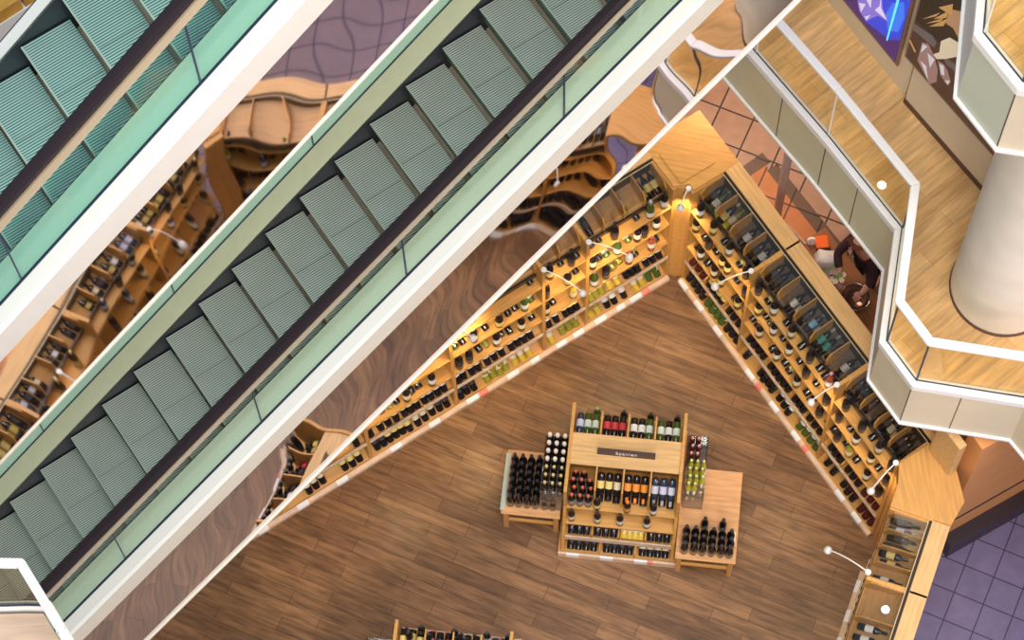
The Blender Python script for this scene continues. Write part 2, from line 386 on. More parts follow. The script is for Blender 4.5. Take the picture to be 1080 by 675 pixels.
# ------------------------------------------------------------------ wall racks
ZS = (1.03, 1.56, 2.04); ZT = 2.50; ZR2 = .56
def rack(FM, x0, x1, label, group, nd, end_left=True, end_right=False, lid=True, cy=.19, tray='oak_dark', dz=0, tags=()):
    t = thing('wine_rack', label, 'wine rack', FM @ Matrix.Translation((x0, 0, 0)), group); L = x1 - x0
    b = MB(); b.box(0, L, .035, .66, 0, .075); b.build('base_plinth', M['oak'], t)
    b = MB(); b.prism([(0, 0, .0), (0, .034, .0), (0, .05, .092), (0, .02, .08), (0, 0, .06)], (L, 0, 0)); ks = b.build('price_ledge', M['kick'], t)
    for (xx, w, kind) in tags:
        b = MB(); pr = [(-.003, .01), (-.003, .062), (.019, .084), (.048, .096), (.048, .092), (.02, .079), (.001, .06), (.001, .01)]; b.prism([(xx, y, z) for y, z in pr], (w * 1.15, 0, 0))
        b.build('price_card', M['tagred' if kind == 'r' else 'tagwhite'], ks)
    b = MB(); b.box(0, L, .62, .66, .075, ZT - .03); b.build('back_panel', M['oak_dark'], t)
    if end_left: b = MB(); b.box(-.022, .022, .065, .62, .075, ZT); b.build('side_panel', M['oak'], t)
    if end_right: b = MB(); b.box(L - .022, L + .022, .065, .62, .075, ZT); b.build('side_panel', M['oak'], t)
    # slanted bottom tray
    b = MB(); b.prism([(.022, .07, .077), (.022, .55, .077), (.022, .55, .45), (.022, .105, .11)], (L - .044, 0, 0)); b.build('bottom_tray', M['oak'], t)
    b = MB(); b.prism([(.022, .075, ZR2 + .02), (.022, .55, ZR2 + .41), (.022, .55, ZR2 + .43), (.022, .075, ZR2 + .045)], (L - .044, 0, 0)); b.build('slanted_shelf', M['oak'], t)
    b = MB(); b.box(.022, L - .022, .052, .066, ZR2 + .03, ZR2 + .11); b.box(.022, L - .022, .046, .052, ZR2 + .05, ZR2 + .085, 0); b.build('price_rail', M['rail'], t, bevel=.004)
    for z in ZS:
        b = MB(); b.box(.022, L - .022, .07, .62, z - .028, z); b.build('shelf', M['oak'], t)
    # small dividers in the lower tiers
    k = max(1, int(round(L / .42)))
    for i in range(1, k):
        b = MB(); x = L * i / k; b.prism([(x - .008, .08, ZR2 + .06), (x - .008, .40, ZR2 + .32), (x - .008, .40, ZR2 + .42), (x - .008, .08, ZR2 + .16)], (.016, 0, 0)); b.build('tier_divider', M['oak'], t)
    # display case on top
    b = MB(); b.prism([(.022, cy, 2.10 + dz), (.022, .60, 2.10 + dz), (.022, .50, 2.30 + dz * .6), (.022, cy, 2.14 + dz)], (L - .044, 0, 0)); b.build('case_tray', M[tray], t)
    for i in range(0, nd + 1):
        x = .03 + (L - .06) * i / nd
        b = MB(); b.prism([(x - .008, cy + .01, 2.12), (x - .008, .50, 2.28), (x - .008, .50, ZT + .01), (x - .008, cy + .05, ZT - .03), (x - .008, cy, 2.36)], (.016, 0, 0)); b.build('case_divider', M['oak'], t)
    b = MB(); b.box(.0, L, .50, .535, 2.28, ZT + .012, 1); b.box(0, L, .494, .502, ZT - .01, ZT + .016, 0); b.build('case_back_frame', [M['brass'], M['darkrail']], t)
    b = MB(); b.box(.0, L, cy - .005, cy + .015, 2.12, 2.20); b.box(0, L, cy - .01, cy, 2.20, 2.215); b.build('front_rail', M['darkrail'], t)
    if lid:
        b = MB(); b.prism([(.03, cy + .01, 2.37), (.03, cy + .06, ZT - .02), (.03, .494, ZT + .012), (.03, .494, ZT + .016), (.03, cy + .057, ZT - .015), (.03, cy + .006, 2.372)], (L - .06, 0, 0)); b.build('glass_lid', M['caseglass'], t)
    b = MB(); b.box(-.02, L + .02, .535, .735, ZT - .03, ZT + .03); b.build('top_board', M['oak_pale'], t, bevel=.008)
    return t

FR = frame(C0.x, C0.y, 0, AR)
LT = 6.1
FL = Matrix.Translation((C0.x - math.cos(AL) * LT, C0.y - math.sin(AL) * LT, 0)) @ Matrix.Rotation(AL, 4, 'Z')   # x runs towards the corner
F2 = frame(R2O.x, R2O.y, 0, A2)
FS = frame(CS.x, CS.y, 0, AS)
FG = frame(GO.x, GO.y, 0, AG); FG2 = frame(GO.x - 2.09, GO.y - 2.47, 0, AG)
FE2 = frame(*ESC2, AE); FE1 = frame(*ESC1, AE)

GRK = None
lb = [5.62, 4.36, 3.14, 1.87, 1.26, .07]      # distance from the corner
names = ['short open end section of the left oak wine rack, lowest at the mirror edge', 'fifth section of the left oak wine rack counted from the corner post', 'third long section of the left oak rack, holding olive and black bottles', 'narrow section of the left oak rack between two close posts', 'section of the left oak wine rack right beside the corner post']
names[1] = 'left oak rack section with yellow-label bottles lying beneath the mirror edge'
rack(FL, LT - lb[0] - .45, LT - lb[0], 'empty stub at the far left tip of the left oak wine rack', GRK, 1, True, False, tags=((.1, .12, 'w'),))
rack(FL, LT - lb[0], LT - lb[1], names[0], GRK, 3, True, False, tags=((.2, .13, 'w'), (.75, .13, 'w')))
rack(FL, LT - lb[1], LT - lb[2], names[1], GRK, 3, tags=((.25, .13, 'w'), (.8, .13, 'w'),))
rack(FL, LT - lb[2], LT - lb[3], names[2], GRK, 3, tags=((.12, .14, 'w'), (.3, .1, 'r'), (.7, .14, 'w'), (1.05, .1, 'w')))
rack(FL, LT - lb[3], LT - lb[4], names[3], GRK, 2, tags=((.15, .12, 'w'), (.4, .12, 'w')))
rack(FL, LT - lb[4], LT - lb[5], names[4], GRK, 4, True, True, tags=((.1, .14, 'w'), (.42, .1, 'w'), (.62, .14, 'w'), (.8, .09, 'r')))
rb = [.07, 1.25, 2.89, 4.0]
rack(FR, rb[0], rb[1], 'section of the right oak wine rack right beside the corner post', GRK, 4, True, True, tray='case_dark', tags=((.02, .13, 'w'), (.35, .13, 'w'), (.75, .13, 'w')))
rack(FR, rb[1], rb[2], 'middle section of the right oak rack with blue and teal labels on top', GRK, 5, False, True, tray='case_dark', tags=((.25, .13, 'w'), (.47, .08, 'r'), (.75, .13, 'w'), (1.2, .12, 'w'), (1.42, .08, 'r')))
rack(FR, rb[2], rb[3], 'last section of the right oak rack with maroon bottles by the glass cases', GRK, 4, False, True, tray='case_dark', tags=((.45, .13, 'w'), (.78, .13, 'w')))
b2 = [.38, 1.22, 2.45, 3.65, 4.85]
for i in range(4):
    rack(F2, b2[i], b2[i + 1], ['oak rack with four-part glass-topped case beside the violet tiles', 'oak rack whose glass case holds a glowing lamp, lower right edge', 'glass-topped oak rack south of the glowing case lamp', 'glass-topped oak rack ending at the south corner'][i], GRK, 4 if i == 0 else 3, True, i == 3, lid=i < 2, cy=.075, dz=.13, tags=((.12, .13, 'w'), (.5, .13, 'w'), (.85, .13, 'w')))
sb = [.1, 1.35, 2.6, 3.85, 5.1]
for i in range(4):
    rack(FS, sb[i], sb[i + 1], ['oak rack along the south counter, %s from the south corner' % ordw(j) for j in range(4)][i], GRK, 4, i > 0, i == 3, lid=False, tags=((.3, .13, 'w'),))
t = thing('case_lamp', 'small round lamp glowing inside the lower glass case', 'lamp', F2 @ Matrix.Translation((1.46, .36, 2.385)))  # glowing disc added for the bright spot in the glass
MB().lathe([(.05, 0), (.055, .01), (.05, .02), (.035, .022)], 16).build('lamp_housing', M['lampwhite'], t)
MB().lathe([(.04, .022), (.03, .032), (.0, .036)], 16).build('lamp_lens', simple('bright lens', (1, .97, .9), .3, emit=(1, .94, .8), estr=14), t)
# corner posts and caps
def corner(label, FMpost, cap, panel=None):
    t = thing('corner_post', label, 'corner post', FMpost)
    b = MB(); b.box(-.14, .0, .0, .09, 0, ZT); b.box(0.0, .14, .0, .09, 0, ZT - .0); b.box(-.015, .015, -.012, 0, .0, ZT - .02); b.build('post', M['oak'], t, bevel=.012)
    inv = FMpost.inverted()
    b = MB(); b.prism([tuple(inv @ Vector((x, y, ZT - .03))) for x, y in cap], (0, 0, .06)); b.build('cap_board', M['oak'], t, bevel=.006)
    if panel:
        b = MB(); b.prism([tuple(inv @ Vector((x, y, ZT + .03))) for x, y in panel], (0, 0, .012)); b.build('raised_panel', M['oak'], t, bevel=.005)
    return t
def W(FM, x, y): v = FM @ Vector((x, y, 0)); return (v.x, v.y)
capLR = [W(FR, -.02, .1), W(FR, .07, .1), W(FR, .07, .735), W(FR, -.735, .735), W(FR, -.735, -.07 + .0), W(FR, -.1, -.07)]
corner('oak corner post and square cap board where left and right racks meet', frame(C0.x, C0.y, 0, (AR + AL) / 2 + R(0)) @ Matrix.Translation((.0, .03, 0)), capLR,
       [W(FR, -.08, .02), W(FR, -.08, .5), W(FR, -.52, .5), W(FR, -.52, .02)])
cap2 = [W(FR, 4.0, .09), W(F2, .1, .06), W(F2, .38, .06), W(F2, .38, .735), W(F2, .05, .80), W(FR, 4.0, .735)]
corner('oak corner post with wide wedge cap where right rack meets glass cases', frame(R2O.x, R2O.y, 0, (AR + A2) / 2 + R(0)) @ Matrix.Translation((.0, .06, 0)), cap2)
cap3 = [W(F2, 4.85, .09), W(F2, 4.9, .05), W(FS, .1, .09), W(FS, .1, .735), W(FS, -.3, .8), W(F2, 5.2, .735), W(F2, 4.85, .735)]
corner('oak corner post at the south end of the glass cases', frame(CS.x, CS.y, 0, (A2 + AS) / 2 - math.pi * 0 + R(0)), cap3)

# ---- bottles in the racks
MASS = []
def row(FM, rackname, where, items, place, rev=None, group=None, end='corner', mass=False):
    """items: list of (x, style); ordinal counted from the corner"""
    items = sorted(items, key=lambda q: (-q[0] if rev else q[0]))
    for i, (x, st) in enumerate(items):
        d = ST[st][4]
        if mass: MASS.append((st, FM @ place(x, st, i))); continue
        bottle(st, FM @ place(x, st, i), '%s, %s from %s %s' % (d, ordw(i), end, where), group)
def span(x0, x1, st, n=None, sp=.094):
    n = n or max(1, int((x1 - x0) / sp + .5)); d = (x1 - x0) / n
    return [(x0 + d * (i + .5), st) for i in range(n)]
XL = lambda t: LT - t
MID = Matrix.Diagonal((1.06, 1.06, 1.12, 1))
BIG = Matrix.Diagonal((1.12, 1.12, 1.2, 1))
jit = lambda a: random.uniform(-a, a)
# left rack, bottom tier (t = distance from the corner)
lt1 = [(.14, .36, 'wh_green'), (.36, .56, 'wh_yellow'), (.64, .74, 'red_white'), (.78, .98, 'red_white'), (1.02, 1.22, 'wh_yellow'), (1.34, 1.62, 'wh_olive'), (1.70, 1.80, 'wh_yellow'), (2.02, 2.32, 'wh_yellow'), (2.36, 2.72, 'wh_olive'), (2.82, 3.10, 'red_plain'), (3.20, 3.40, 'red_plain'), (3.40, 3.72, 'red_cream'), (3.74, 4.1, 'red_lemon'), (4.1, 4.28, 'red_plain'), (4.44, 4.74, 'red_lemon'), (4.95, 5.25, 'red_cream')]
it = []
for a, e, st in lt1: it += [(XL(x), s) for x, s in span(a, e, st)]
row(FL, 'left', 'along bottom tier of left rack', it, lambda x, st, i: lie(x, .080 + jit(.012), .15, 40, jit(3)) @ MID, rev=True, group='bottles on the bottom tier of the left rack')
it = [(XL(x), s) for a, e, st in ((1.0, 1.22, 'wh_olive'), (.16, .34, 'wh_green'), (1.36, 1.6, 'wh_olive'), (2.38, 2.7, 'wh_olive')) for x, s in span(a + .03, e + .03, st)]
row(FL, 'left', 'stacked on upper layer of left bottom tier', it, lambda x, st, i: lie(x, .125 + jit(.012), .30, 40, jit(3)) @ MID, rev=True, group='bottles stacked on the bottom tier of the left rack', mass=True)
lt2 = [(.14, .42, 'red_cream'), (.46, .70, 'red_plain'), (.74, .95, 'wh_yellow'), (.97, 1.22, 'wh_olive'), (1.34, 1.58, 'red_lemon'), (1.62, 1.84, 'red_white'), (2.0, 2.36, 'red_cream'), (2.4, 2.7, 'red_white'), (2.74, 2.92, 'red_cream'), (2.95, 3.10, 'red_white'), (3.22, 3.58, 'red_white'), (3.6, 3.86, 'red_lemon'), (3.88, 4.2, 'red_lemon'), (4.24, 4.34, 'red_plain'), (4.42, 4.56, 'red_plain')]
it = []
for a, e, st in lt2: it += [(XL(x), s) for x, s in span(a, e, st)]
row(FL, 'left', 'behind price rail of left rack', it, lambda x, st, i: lie(x, .082 + jit(.006), ZR2 + .13, 40, jit(3)) @ MID, rev=True, group='bottles behind the price rail of the left rack')
LSH = [(0, [(.3, 'rose'), (.62, 'rose'), (.95, 'red_plain'), (1.12, 'green_dark'), (1.42, 'wh_yellow'), (1.8, 'red_cream'), (2.15, 'red_cream'), (2.5, 'red_white'), (2.88, 'red_plain'), (3.02, 'red_plain'), (3.4, 'red_white'), (3.75, 'red_cream')]),
       (1, [(.25, 'red_white'), (.42, 'red_plain'), (.52, 'red_white'), (.8, 'green_dark'), (1.15, 'red_cream'), (1.5, 'red_gold'), (1.8, 'red_plain'), (2.1, 'wh_green'), (2.45, 'red_gold'), (2.8, 'red_white')]),
       (2, [(.16, 'red_white'), (.36, 'green_dark'), (.85, 'red_plain'), (1.45, 'red_plain'), (1.75, 'red_lemon')])]
for k, l in LSH:
    row(FL, 'left', 'on %s shelf of left rack' % ['lower', 'middle', 'upper'][k], [(XL(t), s) for t, s in l], lambda x, st, i: stand(x, .125, ZS[k]) @ BIG, rev=True, group='bottles standing on the %s shelf of the left rack' % ['lower', 'middle', 'upper'][k])
# lying bottles pushed back on the shelves between the standing ones
for k, rng in ((0, 4.2), (1, 3.1), (2, 2.0)):
    it = []; t = .2
    while t < rng:
        if not any(abs(t - p) < .05 for p in lb) and not any(abs(t - q) < .085 for q, _ in LSH[k][1]) and random.random() < .8: it.append((XL(t), random.choice(['red_plain', 'red_plain', 'red_white', 'red_cream', 'green_dark'] if k else ['red_plain', 'red_plain', 'wh_olive', 'red_gold'])))
        t += .105
    row(FL, 'left', 'lying back on %s left shelf' % ['lower', 'middle', 'upper'][k], it, lambda x, st, i: lie(x, .135 + jit(.015), ZS[k] + .046, 4, jit(3)), rev=True, group='bottles lying at the back of the %s left shelf' % ['lower', 'middle', 'upper'][k], mass=True)
# left case
it = [(XL(t), s) for t, s in ((.15, 'red_lemon'), (.24, 'red_lemon'), (.33, 'red_gold'), (.62, 'wh_olive'), (1.1, 'red_plain'))]
row(FL, 'left', 'in the top case of left rack', it, lambda x, st, i: lie(x, .235, 2.19, 24), rev=True, group='bottles in the top case of the left rack')

# right rack
rt1 = [(.12, .5, 'red_orange'), (.52, .9, 'wh_lime'), (.92, 1.2, 'red_plain'), (1.32, 1.44, 'red_plain'), (1.62, 1.95, 'red_plain'), (2.0, 2.3, 'red_white'), (2.42, 2.84, 'wh_lime'), (2.96, 3.1, 'red_plain'), (3.1, 3.22, 'red_red'), (3.3, 3.6, 'red_plain'), (3.66, 3.96, 'maroon')]
it = []
for a, e, st in rt1: it += span(a, e, st)
row(FR, 'right', 'along bottom tier of right rack', it, lambda x, st, i: lie(x, .078 + jit(.012), .15, 40, jit(3)) @ MID, group='bottles on the bottom tier of the right rack')
it = []
for a, e, st in ((.14, .48, 'red_orange'), (.54, .9, 'wh_lime'), (.94, 1.2, 'red_white'), (1.66, 1.95, 'red_plain'), (3.12, 3.24, 'red_red'), (3.34, 3.6, 'maroon'), (3.68, 3.94, 'maroon')): it += span(a, e, st)
row(FR, 'right', 'stacked on upper layer of right bottom tier', it, lambda x, st, i: lie(x, .115 + jit(.012), .29, 40, jit(3)) @ MID, group='bottles stacked on the bottom tier of the right rack', mass=True)
rt2 = [(.14, .46, 'maroon'), (.5, .84, 'red_gold'), (.9, 1.2, 'red_plain'), (1.34, 1.7, 'red_plain'), (1.76, 2.2, 'red_plain'), (2.26, 2.5, 'red_plain'), (2.54, 2.84, 'red_plain'), (2.98, 3.24, 'red_plain'), (3.3, 3.6, 'red_plain'), (3.64, 3.94, 'maroon')]
it = []
for a, e, st in rt2: it += span(a, e, st)
row(FR, 'right', 'behind price rail of right rack', it, lambda x, st, i: lie(x, .082 + jit(.006), ZR2 + .13, 40, jit(3)) @ MID, group='bottles behind the price rail of the right rack', mass=True)
RSH = [(0, [(.3, 'red_white'), (.58, 'red_cream'), (.72, 'red_lemon'), (1.06, 'red_lemon'), (1.5, 'red_cream'), (1.85, 'red_white'), (2.25, 'red_cream'), (2.7, 'red_plain'), (3.05, 'red_plain'), (3.28, 'wh_olive'), (3.62, 'red_white'), (3.85, 'red_plain')]),
       (1, [(.16, 'red_lemon'), (.42, 'red_plain'), (.7, 'red_lemon'), (.8, 'red_lemon'), (1.16, 'red_plain'), (1.42, 'red_lemon'), (1.72, 'red_white'), (2.02, 'red_white'), (2.36, 'red_plain'), (2.75, 'red_plain'), (3.0, 'red_plain'), (3.32, 'red_white'), (3.6, 'red_cream'), (3.9, 'red_plain')]),
       (2, [(.2, 'red_white'), (.46, 'red_lemon'), (.78, 'red_white'), (1.12, 'red_plain'), (1.36, 'red_plain'), (1.66, 'red_white'), (2.0, 'red_cream'), (2.36, 'red_plain'), (2.72, 'rose'), (3.05, 'red_plain'), (3.35, 'red_plain'), (3.66, 'red_cream'), (3.9, 'red_plain')])]
for k, l in RSH:
    row(FR, 'right', 'on %s shelf of right rack' % ['lower', 'middle', 'upper'][k], l, lambda x, st, i: stand(x, .12, ZS[k]) @ BIG, group='bottles standing on the %s shelf of the right rack' % ['lower', 'middle', 'upper'][k])
for k in (0, 1, 2):
    it = []; t = .2
    while t < 3.9:
        if not any(abs(t - p) < .05 for p in rb) and not any(abs(t - q) < .085 for q, _ in RSH[k][1]) and random.random() < (.75 if k < 2 else .6): it.append((t, random.choice(['red_plain', 'red_plain', 'red_gold', 'red_plain'])))
        t += .11
    row(FR, 'right', 'lying back on %s right shelf' % ['lower', 'middle', 'upper'][k], it, lambda x, st, i: lie(x, .115 + jit(.02), ZS[k] + .046, 4, jit(3)), group='bottles lying at the back of the %s right shelf' % ['lower', 'middle', 'upper'][k], mass=True)
# right case: bottles by compartment
def case(FM, x0, x1, nd, fills, where, group, rev=False, dz=0, y=.225, tl=24):
    w = (x1 - x0 - .06) / nd; it = []
    for i, fl in enumerate(fills):
        for j, st in enumerate(fl):
            if st: it.append((x0 + .03 + w * i + w * (j + .5) / len(fl), st))
    row(FM, '', where, it, lambda x, st, i: lie(x, y + jit(.02), 2.19 + dz, tl, jit(2)), rev=rev, group=group)
case(FR, rb[0], rb[1], 4, [['red_plain', 'green_dark', 'green_dark'], ['red_gold', 'wh_olive', None], [None, 'red_white', 'red_white'], ['red_plain', 'red_white', 'red_white']], 'in top case of right rack beside the corner', 'bottles in the top case beside the corner')
case(FR, rb[1], rb[2], 5, [['red_plain', 'red_plain', 'red_plain'], [None, 'red_white', 'red_white'], ['red_plain', 'red_sky', 'red_sky'], ['red_teal', 'red_teal', 'red_plain'], [None, 'red_white', 'red_plain']], 'in middle top case of right rack', 'bottles in the middle top case of the right rack')
case(FR, rb[2], rb[3], 4, [['red_plain', 'red_plain', 'red_plain'], ['red_plain', None, 'red_plain'], ['red_plain', 'red_cream', 'red_cream'], ['red_plain', 'red_plain', 'red_plain']], 'in last top case of right rack', 'bottles in the last top case of the right rack')
case(F2, b2[0], b2[1], 4, [['red_plain', 'red_lilac'], ['red_plain', 'red_plain'], ['red_lemon', 'red_lemon'], [None, 'red_white']], 'in four-part glass case by violet tiles', 'bottles in the four-part glass case', dz=.13, y=.13, tl=14)
case(F2, b2[1], b2[2], 3, [[None, None, None], ['red_white', 'red_white', None], ['red_plain', 'red_white', None]], 'in glass case with the glowing lamp', 'bottles in the glass case with the lamp', dz=.13, y=.13, tl=14)
row(F2, '', 'at upper end of the glass-case rack, bottom tier', span(.45, .75, 'wh_olive', 3), lambda x, st, i: lie(x, .08, .15, 40) @ MID, group='olive bottles on the bottom tier of the glass-case rack')
row(F2, '', 'along bottom tier under the glass cases', span(.86, 1.18, 'red_plain', 4) + span(1.3, 1.62, 'red_plain', 4) + span(1.66, 1.9, 'red_white', 3), lambda x, st, i: lie(x, .08, .15, 40) @ MID, group='dark bottles on the bottom tier of the glass-case rack')
# stock seen only by reflection: one uncountable mass per stretch
def stuff(FM, fn, name, label):
    MASS.extend((st, FM @ mw_) for st, mw_ in fn)
def fill(x0, x1, posts, dens, palette, cases=True, tier0=True):
    out = []
    def ok(x): return not any(abs(x - p) < .05 for p in posts)
    x = x0
    while x < x1:
        if ok(x):
            if tier0: out.append((random.choice(palette), lie(x, .08, .15, 40) @ MID))
            out.append((random.choice(palette), lie(x, .083, ZR2 + .13, 40) @ MID))
            for k in range(3):
                if random.random() < dens: out.append((random.choice(palette), lie(x, .22, ZS[k] + .046, 0)))
            if cases and random.random() < .75: out.append((random.choice(palette), lie(x, .225, 2.19, 24)))
        x += .1
    x = x0 + .1
    while x < x1:
        if ok(x):
            for k in range(3): out.append((random.choice(palette), stand(x + jit(.05), .125, ZS[k])))
        x += .34
    return out
stuff(F2, fill(1.95, 4.8, b2, .6, ['red_white', 'red_plain', 'red_cream', 'red_plain', 'wh_olive', 'red_lilac']) + [(s, lie(x, .083, ZR2 + .13, 40) @ MID) for x, s in span(.45, 1.9, 'red_plain')] + [(s, lie(x, .2, ZS[k] + .046, 0)) for k in range(3) for x, s in span(.45, 1.9, 'red_plain', 12)], 'wine_bottles_mass', 'bottles filling the glass-case rack where only the steel mirror shows them')
stuff(FS, fill(.15, 5.0, sb, .55, ['red_gold', 'red_plain', 'red_cream', 'red_white', 'red_plain', 'red_lilac', 'red_gold']), 'wine_bottles_mass', 'bottles filling the south rack that shows in the steel mirror')

# ------------------------------------------------------------------ gondolas
GW = 1.39; GD = 1.68; GZ = 1.5
def gondola(FM, label, sign):
    t = thing('display_gondola', label, 'display stand', FM)
    b = MB(); b.box(.0, GW, .03, GD - .03, .02, .10); b.build('base_board', M['oak'], t)
    for y0, y1 in ((0, .03), (GD - .03, GD)):
        b = MB(); b.box(0, GW, y0, y1, 0, .13); ld = b.build('price_ledge', M['kick'], t, bevel=.006)
        if y0 == 0:
            for xx, k in ((.1, 'w'), (.5, 'w'), (.9, 'w'), (1.06, 'r')):
                q = MB(); q.box(xx, xx + (.15 if k == 'w' else .06), -.006, .02, .05, .136); q.build('price_card', M['tagwhite' if k == 'w' else 'tagred'], ld)
    prof = [(0.02, .05), (GD - .02, .05), (GD - .12, .45), (GD - .31, .96), (GD - .30, GZ + .03), (.30, GZ + .03), (.31, .96), (.12, .45)]
    for x in (.035, GW - .075):
        b = MB(); b.prism([(x, y, z) for y, z in prof], (.04, 0, 0)); b.build('side_panel', M['oak'], t, bevel=.006)
    b = MB(); b.box(.075, GW - .075, .65, 1.03, GZ - .02, GZ); b.build('top_board', M['oak_pale'], t)
    b = MB(); b.box(.075, GW - .075, .80, .88, .1, GZ - .02); b.build('centre_panel', M['oak_dark'], t)
    def mir_(y): return y
    for sgn in (0, 1):
        Y = (lambda y: y) if sgn == 0 else (lambda y: GD - y)
        def bx(name, y0, y1, z0, z1, mat, x0=.075, x1=GW - .075):
            q = MB(); a, c_ = sorted((Y(y0), Y(y1))); q.box(x0, x1, a, c_, z0, z1); return q.build(name, mat, t)
        bx('compartment_shelf', .30, .80, .93, .955, M['oak']); bx('shelf', .20, .80, .66, .685, M['oak'])
        bx('slanted_shelf', .13, .80, .40, .42, M['oak'])
        bx('price_rail', .105, .12, .38, .49, M['rail'])
        for i in range(1, 4):
            x = .075 + (GW - .15) * i / 4; bx('compartment_divider', .36, .80, .955, GZ - .02, M['oak'], x - .009, x + .009)
            bx('tier_divider', .14, .5, .42, .53, M['oak'], x - .007, x + .007)
        for i in range(1, 3):
            x = .075 + (GW - .15) * i / 3; bx('base_divider', .05, .5, .1, .26, M['oak'], x - .008, x + .008)
    return t
def sign_on(FM, label, text):
    t = thing('name_sign', label, 'sign', FM @ Matrix.Translation((.37, .79, GZ)))
    b = MB(); b.prism([(0, 0, 0), (0, .03, 0), (0, .045, .105), (0, .03, .105)], (.66, 0, 0)); b.build('sign_board', M['signdark'], t)
    if not text: return t
    cu = bpy.data.curves.new('lettering', 'FONT'); cu.body = text; cu.size = .072; cu.align_x = 'CENTER'; cu.align_y = 'CENTER'; cu.extrude = .002; cu.space_character = 1.12
    tmp = bpy.data.objects.new('lettering', cu); col.objects.link(tmp)
    bpy.context.view_layer.update()
    me = bpy.data.meshes.new_from_object(tmp.evaluated_get(bpy.context.evaluated_depsgraph_get())); bpy.data.objects.remove(tmp)
    me.materials.clear(); me.materials.append(M['letter'])
    o = link('lettering', me, t, Matrix.Translation((.33, .012, .053)) @ Matrix.Rotation(math.atan2(.105, .03), 4, 'X'))
    return t
gondola(FG, 'central oak wine display with four front compartments and dark name sign', 1)
sign_on(FG, 'small dark sign reading Spanien on the central oak wine display', 'Spanien')
gondola(FG2, 'second oak wine display cut off by the bottom edge of the photo', 1)
sign_on(FG2, 'dark blank sign on the second oak display, seen in the mirror', '')
# central gondola stock
cw = (GW - .15) / 4; cx = lambda i: .075 + cw * i
row(FG, '', 'in first front compartment of central display', [(cx(0) + .05 + .095 * j + .0, 'red_cap') for j in range(3)], lambda x, st, i: stand(x, .36, .955), end='left, front row', group='red-capped bottles')
row(FG, '', 'in first front compartment of central display', [(cx(0) + .07 + .095 * j, 'red_cap') for j in range(3)], lambda x, st, i: stand(x, .455, .955), end='left, second row', group='red-capped bottles')
row(FG, '', 'in first front compartment of central display', [(cx(0) + .05 + .095 * j, 'red_cap') for j in range(3)], lambda x, st, i: stand(x, .55, .955), end='left, third row', group='red-capped bottles')
row(FG, '', 'in first front compartment of central display', [(cx(0) + .07 + .095 * j, 'red_cap') for j in range(2)], lambda x, st, i: stand(x, .645, .955), end='left, back row', group='red-capped bottles')
lean = lambda x, y, z, a: Matrix.Translation((x, y, z)) @ Matrix.Rotation(-R(a), 4, 'X')
# upturned bottles: base up under the board, neck towards the front
def down(x, y, z, a): return Matrix.Translation((x, y, z)) @ Matrix.Rotation(R(90 + a), 4, 'X')
for ci, sts in ((1, ['red_lemon', 'red_lemon', 'red_cream']), (2, ['red_orange', 'red_orange', 'red_orange']), (3, ['red_lilac', 'red_lilac', 'red_lilac'])):
    row(FG, '', 'sloping in %s front compartment of central display' % ordw(ci), [(cx(ci) + .055 + .095 * j, s) for j, s in enumerate(sts)], lambda x, st, i: down(x, .655, 1.27, 38), end='left', group='bottles sloping in the %s front compartment' % ordw(ci))
    row(FG, '', 'lying low in %s front compartment of central display' % ordw(ci), [(cx(ci) + .055 + .095 * j, 'red_plain') for j in range(3)], lambda x, st, i: lie(x, .39 + .02 * (i % 2), 1.0, 6), end='left', group='dark bottles low in the %s front compartment' % ordw(ci))
row(FG, '', 'standing before the front compartments of central display', [(cx(1) + .035, 'red_lemon'), (cx(2) + .07, 'red_orange'), (cx(3) + .06, 'red_white')], lambda x, st, i: stand(x, .335, .955), end='left', group='single bottles before the compartments')
row(FG, '', 'on the lower open shelf of central display', [(cx(0) + .06, 'red_cream'), (cx(1) + .05, 'red_cream'), (cx(1) + .31, 'red_white'), (cx(2) + .31, 'red_white')], lambda x, st, i: stand(x, .26, .685), end='left', group='single bottles on the lower open shelf')
it = span(.1, .36, 'red_plain', 3) + span(.40, .68, 'red_plain', 3) + span(.72, .98, 'wh_yellow', 4) + span(1.02, 1.3, 'red_plain', 3)
row(FG, '', 'behind the price rail of central display', it, lambda x, st, i: lie(x, .15, .47, 8), end='left', group='bottles behind the price rail of the central display')
it = span(.1, .46, 'red_plain', 4) + span(.52, .88, 'red_plain', 4) + span(.94, 1.3, 'red_cream', 4)
row(FG, '', 'along the bottom of central display', it, lambda x, st, i: lie(x, .06, .155, 12), end='left', group='bottles along the bottom of the central display')
flipy = lambda x, y, z, a: Matrix.Translation((x, GD - y, z)) @ Matrix.Rotation(R(a), 4, 'X')
for ci, sts in ((0, ['red_lilac', 'wh_green', 'wh_green']), (1, ['red_red', 'red_red', 'red_red']), (2, ['red_white', 'red_white', 'wh_green']), (3, ['wh_green', 'red_white', 'wh_green'])):
    row(FG, '', 'in %s rear compartment of central display' % ordw(ci), [(cx(ci) + .06 + .09 * j, s) for j, s in enumerate(sts)], lambda x, st, i: Matrix.Translation((x, 1.345, 1.27)) @ Matrix.Rotation(R(84), 4, 'X'), end='left', group='bottles in the %s rear compartment' % ordw(ci))
row(FG, '', 'standing at the rear edge of central display', [(cx(0) + .24, 'wh_green'), (cx(1) + .24, 'red_plain'), (cx(2) + .24, 'red_plain'), (cx(3) + .24, 'red_plain')], lambda x, st, i: stand(x, 1.425, .957), end='left', group='bottles standing at the rear edge of the central display')
b = MB()
for xx in (0,): b.box(.08, GW - .08, 1.0, 1.36, 1.19, 1.215)
rs = b.build('rear_riser_board', M['oak'], None, FG); tag(rs, 'oak riser board under the rear bottles of the central display', 'board')
